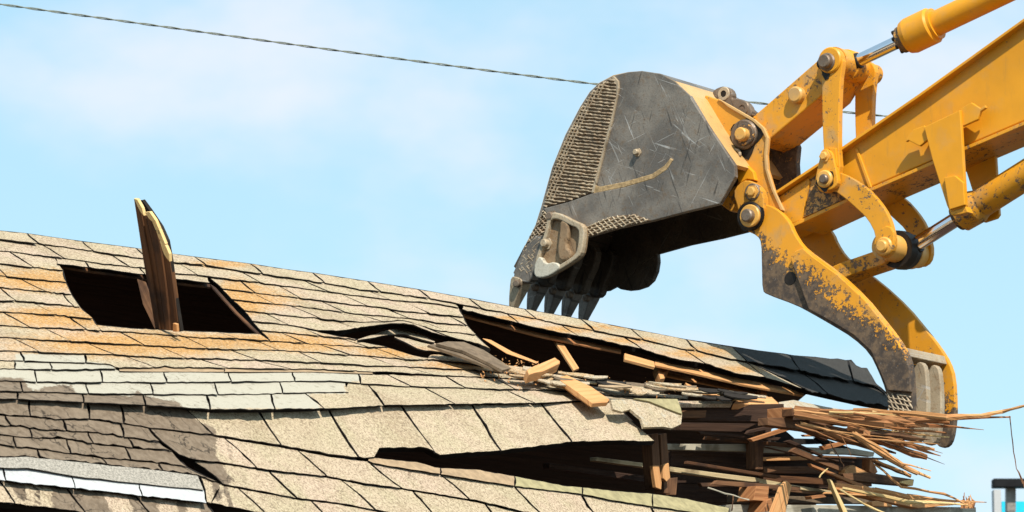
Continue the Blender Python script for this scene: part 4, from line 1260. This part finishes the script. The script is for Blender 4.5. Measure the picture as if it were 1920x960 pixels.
# bucket: shell swept across, inner side, cheek plates
WN, WF = -.31, .29
PROF = [(966, 508), (984, 461), (1004, 422), (1015, 387), (1035, 315), (1060, 253), (1088, 200), (1106, 172), (1124, 155), (1150, 141), (1178, 135), (1204, 133), (1238, 138), (1266, 152), (1294, 178), (1312, 208), (1328, 235), (1355, 275), (1377, 308)]
pp = np.array(pl(PROF, E0, EW, WN))
cen = pp.mean(0)
V, Fc = [], []
n_ = len(pp)
inn = []
for i in range(n_):
    d = unit(pp[min(i + 1, n_ - 1)] - pp[max(i - 1, 0)])
    q = np.cross(d, EW)
    if np.dot(q, cen - pp[i]) < 0:
        q = -q
    inn.append(pp[i] + unit(q) * .022)
inn = np.array(inn)
V = np.vstack([pp, inn, pp + EW * (WF - WN), inn + EW * (WF - WN)])
for i in range(n_ - 1):
    Fc += [(i, i + 1, i + 1 + 2 * n_, i + 2 * n_), (n_ + i, 3 * n_ + i, 3 * n_ + i + 1, n_ + i + 1)]
    Fc += [(i, n_ + i, n_ + i + 1, i + 1), (2 * n_ + i, 2 * n_ + i + 1, 3 * n_ + i + 1, 3 * n_ + i)]
Fc += [(0, 2 * n_, 3 * n_, n_), (n_ - 1, 2 * n_ - 1, 4 * n_ - 1, 3 * n_ - 1)]
mi = []
for i in range(n_ - 1):
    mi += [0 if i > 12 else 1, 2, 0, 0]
mi += [0, 0]
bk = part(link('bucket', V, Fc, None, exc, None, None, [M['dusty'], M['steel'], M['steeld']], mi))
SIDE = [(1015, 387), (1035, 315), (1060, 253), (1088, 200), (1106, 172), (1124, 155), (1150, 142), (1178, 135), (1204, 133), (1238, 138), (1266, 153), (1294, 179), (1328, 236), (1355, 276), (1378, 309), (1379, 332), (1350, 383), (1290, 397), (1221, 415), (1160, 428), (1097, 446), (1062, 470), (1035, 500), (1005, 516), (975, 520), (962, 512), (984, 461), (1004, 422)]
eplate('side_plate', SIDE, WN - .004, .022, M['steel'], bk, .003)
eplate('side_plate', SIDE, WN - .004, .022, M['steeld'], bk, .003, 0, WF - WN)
eplate('wear_plate', [(1018, 391), (1065, 379), (1112, 362), (1170, 351), (1225, 335), (1250, 318), (1262, 300), (1278, 245), (1294, 182), (1328, 236), (1355, 276), (1377, 310), (1378, 331), (1349, 382), (1290, 396), (1221, 414), (1160, 427), (1097, 445), (1062, 460), (1040, 420)], WN - .020, .016, M['steel'], bk, .004)
eplate('dust_ledge', [(1116, 347), (1124, 350), (1170, 341), (1222, 326), (1246, 310), (1257, 296), (1262, 300), (1250, 318), (1225, 335), (1170, 351), (1112, 363)], WN - .012, .008, M['dust'], bk, .003)
TX = [(1150, 144), (1157, 152), (1158, 165), (1154, 190), (1145, 229), (1131, 282), (1111, 360), (1065, 377), (1019, 389), (1037, 318), (1062, 256), (1090, 203), (1108, 175), (1126, 157)]
eplate('wear_pad', TX, WN - .012, .008, M['beadbase'], bk, .002)
beads('hardfacing', TX, WN - .012, -.20, .0165, .0088, .0075, M['bead'], bk, .45)
TXL = [(1140, 150), (1126, 158), (1108, 176), (1090, 204), (1062, 257), (1037, 319), (1022, 378), (1040, 374), (1062, 310), (1085, 250), (1112, 195), (1135, 168)]
beads('hardfacing', TXL, WN - .014, 1.02, .020, .008, .007, M['bead'], bk, .3)
eplate('wear_rim', [(1150, 142), (1159, 152), (1160, 165), (1147, 229), (1133, 282), (1113, 361), (1108, 362), (1129, 282), (1143, 229), (1155, 180), (1155, 160), (1146, 146)], WN - .016, .014, M['rim'], bk, .003)
HF2 = [(1099, 427), (1128, 412), (1160, 404), (1190, 403), (1220, 413), (1160, 427), (1100, 444)]
eplate('wear_pad', HF2, WN - .0235, .005, M['beadbase'], bk, .001)
beads('hardfacing', HF2, WN - .0235, .25, .017, .0075, .006, M['bead'], bk, .3, (-.75, .022))
HF3 = [(1019, 394), (1032, 398), (1026, 420), (1010, 470), (998, 516), (968, 512), (984, 463), (1004, 424)]
eplate('wear_pad', HF3, WN - .012, .010, M['beadbase'], bk, .002)
beads('hardfacing', HF3, WN - .012, .55, .015, .008, .008, M['bead'], bk, .3, (-.8, .02))
hexbolt('bolt', 1196, 286, WN - .004, .014, .028, M['rim'], bk)
# side cutter
SCU = [(1035, 397), (1050, 400), (1072, 412), (1094, 421), (1095, 440), (1091, 470), (1085, 482), (1062, 498), (1040, 511), (1022, 520), (1006, 521), (1000, 512), (1003, 488), (1012, 460), (1022, 432), (1027, 404)]
sc_ = eplate('side_cutter', SCU, WN - .060, .042, M['rustcast'], bk, .006, 1)
def ringplate(name, outer, fac, w, t, mat, par, cx=None):
    o2 = chaikin(outer, 1); c = o2.mean(0) if cx is None else np.array(cx)
    i2 = c + (o2 - c) * fac
    P1 = np.array(pl(o2, E0, EW, w)); P2 = np.array(pl(i2, E0, EW, w))
    n = len(P1)
    V = np.vstack([P1, P2, P1 + EW * t, P2 + EW * t])
    F_ = []
    for i in range(n):
        j = (i + 1) % n
        F_ += [(i, j, n + j, n + i), (2 * n + i, 3 * n + i, 3 * n + j, 2 * n + j), (i, 2 * n + i, 2 * n + j, j), (n + i, n + j, 3 * n + j, 3 * n + i)]
    return bevel(link(name, V, F_, mat, par), .006, 2)
ringplate('cutter_rim', SCU, .80, WN - .085, .03, M['rim'], bk)
eplate('cutter_tip', [(1003, 492), (1012, 478), (1022, 495), (1040, 490), (1052, 500), (1040, 511), (1022, 520), (1006, 521), (1000, 513)], WN - .088, .03, M['bright'], bk, .006, 1)
eplate('cutter_ridge', [(1050, 410), (1066, 418), (1066, 440), (1060, 462), (1072, 474), (1066, 488), (1048, 490), (1044, 470), (1048, 440)], WN - .085, .03, M['rustcast'], bk, .010, 1)
hexbolt('bolt', 1035, 406, WN - .060, .020, .030, M['pin'], bk)
hexbolt('bolt', 1026, 457, WN - .060, .020, .036, M['rim'], bk)
# far cutter
eplate('side_cutter', [(1097, 430), (1100, 470), (1085, 505), (1050, 517), (1020, 512), (1012, 495), (1040, 470), (1062, 445)], WN, .03, M['steeld'], bk, .005, 1, WF - WN)
# lip, adapters, teeth
LIP = [(962, 512), (975, 520), (1000, 522), (1010, 505), (1020, 470), (1010, 440), (1002, 424), (984, 461)]
prism3('lip', np.array(pl([(962, 500), (984, 458), (994, 462), (990, 500), (982, 514)], E0, EW, WN + .02)), EW * (WF - WN - .04), M['steeld'], bk, .006)
ADP = [(984, 462), (1002, 440), (1022, 440), (1018, 475), (1003, 505), (995, 530), (978, 530), (962, 524), (964, 505)]
TTH = [(958, 518), (968, 519), (978, 524), (974, 536), (961, 566), (953, 586), (948, 587), (949, 566), (953, 540)]
for k in range(5):
    sh = k * .1425
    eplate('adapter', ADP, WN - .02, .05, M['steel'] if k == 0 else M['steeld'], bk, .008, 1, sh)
    tp = np.array(pl(chaikin(TTH, 1), E0, EW, WN - .03)) + EW * sh
    nT = len(tp)
    z = tp[:, 2]; zn = (z - z.min()) / (z.max() - z.min())
    taper = (.062 * (1 - zn))[:, None] * EW            # narrower towards the tip
    V = np.vstack([tp + taper * .45, tp + EW * .094 - taper * .55])
    F_ = [tuple(range(nT)), tuple(range(2 * nT - 1, nT - 1, -1))] + [((i + 1) % nT, i, i + nT, (i + 1) % nT + nT) for i in range(nT)]
    t_ = bevel(link('tooth', V, F_, M['rim'] if k == 0 else M['tooth'], bk), .004, 2)
    p = ep(970, 532, WN - .03) + EW * sh
    lathe('tooth_pin', p + EW * .01, -EW, [(0, .018), (.022, .018), (.025, .012), (.025, 0)], M['pin'], bk, 12)
# inner back wall between the ears (hinge side)
pts = np.array(pl([(1384, 262), (1398, 268), (1398, 330), (1380, 372), (1362, 384), (1358, 378), (1374, 340)], E0, EW, -.12))
prism3('hinge_wall', pts, EW * .24, M['yeld'], bk, .004)
eplate('hinge_block', [(1352, 384), (1374, 352), (1386, 345), (1396, 372), (1386, 398), (1368, 396)], -.15, .05, M['yelb'], bk, .005)

# ears
EAR = [(1322, 178), (1345, 186), (1367, 198), (1413, 225), (1430, 240), (1437, 258), (1434, 290), (1436, 317), (1447, 353), (1465, 393), (1444, 400), (1425, 425), (1398, 420), (1384, 398), (1378, 362), (1384, 335), (1374, 312), (1352, 275), (1335, 235), (1318, 200)]
e1 = eplate('ear', EAR, -.165, .04, M['yelb'], bk, .005)
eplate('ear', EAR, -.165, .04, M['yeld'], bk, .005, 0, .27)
eplate('ear_rim', [(1345, 184), (1367, 196), (1414, 223), (1432, 239), (1440, 258), (1437, 290), (1439, 317), (1450, 353), (1470, 395), (1463, 394), (1445, 354), (1434, 318), (1432, 290), (1435, 259), (1427, 243), (1411, 228), (1365, 201)], -.176, .014, M['dusty'], bk, .003)
smear(1398, 254, -.168, .088, bk, .05)
smear(1408, 407, -.2185, .069, bk, .0)
pin('ear_boss', 1397, 253, -.165, .022, .070, M['pin'], bk, .02, .008)
pin('collar', 1397, 253, -.187, .012, .052, M['yeld'], bk, .02, .004)
pin('pin_head', 1395, 253, -.199, .038, .031, M['pinyel'], bk, .02)
eplate('keeper_plate', [(1374, 362), (1384, 345), (1400, 336), (1420, 346), (1431, 362), (1433, 400), (1420, 424), (1400, 424), (1386, 412), (1384, 392)], -.215, .045, M['yelb'], bk, .005, 1)
pin('boss', 1411, 360, -.215, .008, .040, M['pin'], bk, .02, .004)
hexbolt('bolt', 1411, 360, -.223, .022, .022, M['pinyel'], bk)
pin('pin_boss', 1407, 405, -.215, .020, .066, M['grease'], bk, .02, .008)
pin('collar', 1407, 405, -.233, .012, .052, M['pinyel'], bk, .02, .004)
pin('pin_head', 1405, 405, -.245, .030, .030, M['pin'], bk, .02)
# lifting lugs on the back of the bucket
LUG = [(1334, 172), (1345, 164), (1357, 161), (1369, 166), (1374, 177), (1371, 186), (1384, 184), (1399, 190), (1408, 202), (1411, 220), (1396, 216), (1360, 199), (1340, 184)]
eplate('lifting_lug', LUG, -.10, .04, M['pin'], bk, .006, 1)
lathe('lug_eye', ep(1357, 176, -.10) + EW * .02, -EW, [(0, .016), (.024, .016), (.024, .030), (.018, .034), (0, .034)], M['rim'], bk, 20)
lathe('lug_hole', ep(1357, 176, -.10) + EW * .02, -EW, [(0, .015), (.0215, .015), (.0215, 0)], M['grease'], bk, 20)
lathe('lug_eye', ep(1392, 203, -.10) + EW * .02, -EW, [(0, .016), (.024, .016), (.024, .032), (.018, .036), (0, .036)], M['pin'], bk, 20)
# dusty hinge gusset and hook
eplate('hinge_gusset', [(1376, 292), (1386, 296), (1412, 322), (1416, 338), (1400, 336), (1386, 344), (1380, 330)], -.19, .03, M['yel'], bk, .004)
hk = []
for k in range(13):
    a_ = -.3 + k / 12 * 4.0
    q = ep(1379, 291, -.20)
    hk.append(q + ES * (.026 * cos(a_)) + np.array([0, 0, .026 * sin(a_)]))
V, Fc = tube_mesh(hk, [.008] * 13, 8)
link('hook', V, Fc, M['rim'], bk, None, True)

# ------------------------------------------------------------------ overhead cable
wp = np.array([(-400, -43), (0, 5), (200, 33), (400, 62), (600, 92), (800, 121), (1000, 145), (1105, 156), (1410, 190), (1660, 217), (2000, 245), (2400, 270)], float)
wx = np.linspace(-400, 2400, 420)
# smooth the sag
co_ = np.polyfit(wp[:, 0], wp[:, 1], 3)
wy = np.polyval(co_, wx)
line = np.array([at(u, v, 21.5) for u, v in zip(wx, wy)])
Vw, Fw = [], []
for ph in (0, pi):
    tw = wx / 13.5
    path = line + np.stack([0 * tw, (.0040) * np.cos(tw + ph), .0040 * np.sin(tw + ph)], 1)
    v_, f_ = tube_mesh(path, [.0034] * len(path), 5)
    b0 = len(Vw)
    Vw += v_
    Fw += [tuple(b0 + i for i in f) for f in f_]
tag(link('overhead_cable', Vw, Fw, M['wire'], None, None, True), 'thin twisted overhead cable sagging across the sky behind the bucket', 'cable')

# ------------------------------------------------------------------ blurred post and boards far behind at the lower right
def bq(name, u0, u1, v0, v1, Y, t, mat, par):
    return prism3(name, [at(u0, v0, Y), at(u1, v0, Y), at(u1, v1, Y), at(u0, v1, Y)], np.array([0, t, 0]), mat, par, .01)
YB = 62.
post = empty('sign_post', [at(1896, 960, YB)[0], YB, 0], 'blurred grey post with a black crossbar rising behind a cyan and white board', 'post')
bq('crossbar', 1863, 1960, 897, 913, YB - .2, .3, M['blackp'], post)
p0 = at(1897, 936, YB)
bq('mast', 1888, 1905, 912, 960, YB, .25, M['greyp'], post)
prism3('mast_base', [(at(1892, 940, YB)[0], YB, 0), (at(1902, 940, YB)[0], YB, 0), at(1902, 958, YB), at(1892, 958, YB)], np.array([0, .2, 0]), M['greyp'], post)
sg = empty('sign_board', [at(1900, 960, YB + 2)[0], YB + 2, 0], 'blurred cyan board with a white edge at the bottom right corner', 'sign')
zb = at(1900, 940, YB + 2)
x0, x1, x2 = at(1864, 940, YB + 2)[0], at(1878, 940, YB + 2)[0], at(2000, 940, YB + 2)[0]
box('white_panel', x0, x1 - .005, YB + 2, YB + 2.3, 3.0, at(1870, 918, YB + 2)[2], M['white'], sg)
box('cyan_panel', x1, x2, YB + 2, YB + 2.3, 3.0, at(1870, 940, YB + 2)[2], M['cyan'], sg)
for xx in (x0 + .1, x2 - .3):
    box('leg', xx, xx + .12, YB + 2.1, YB + 2.22, 0, 3.0, M['greyp'], sg)
print('shingles', SHN[0], 'objects', len(bpy.data.objects))
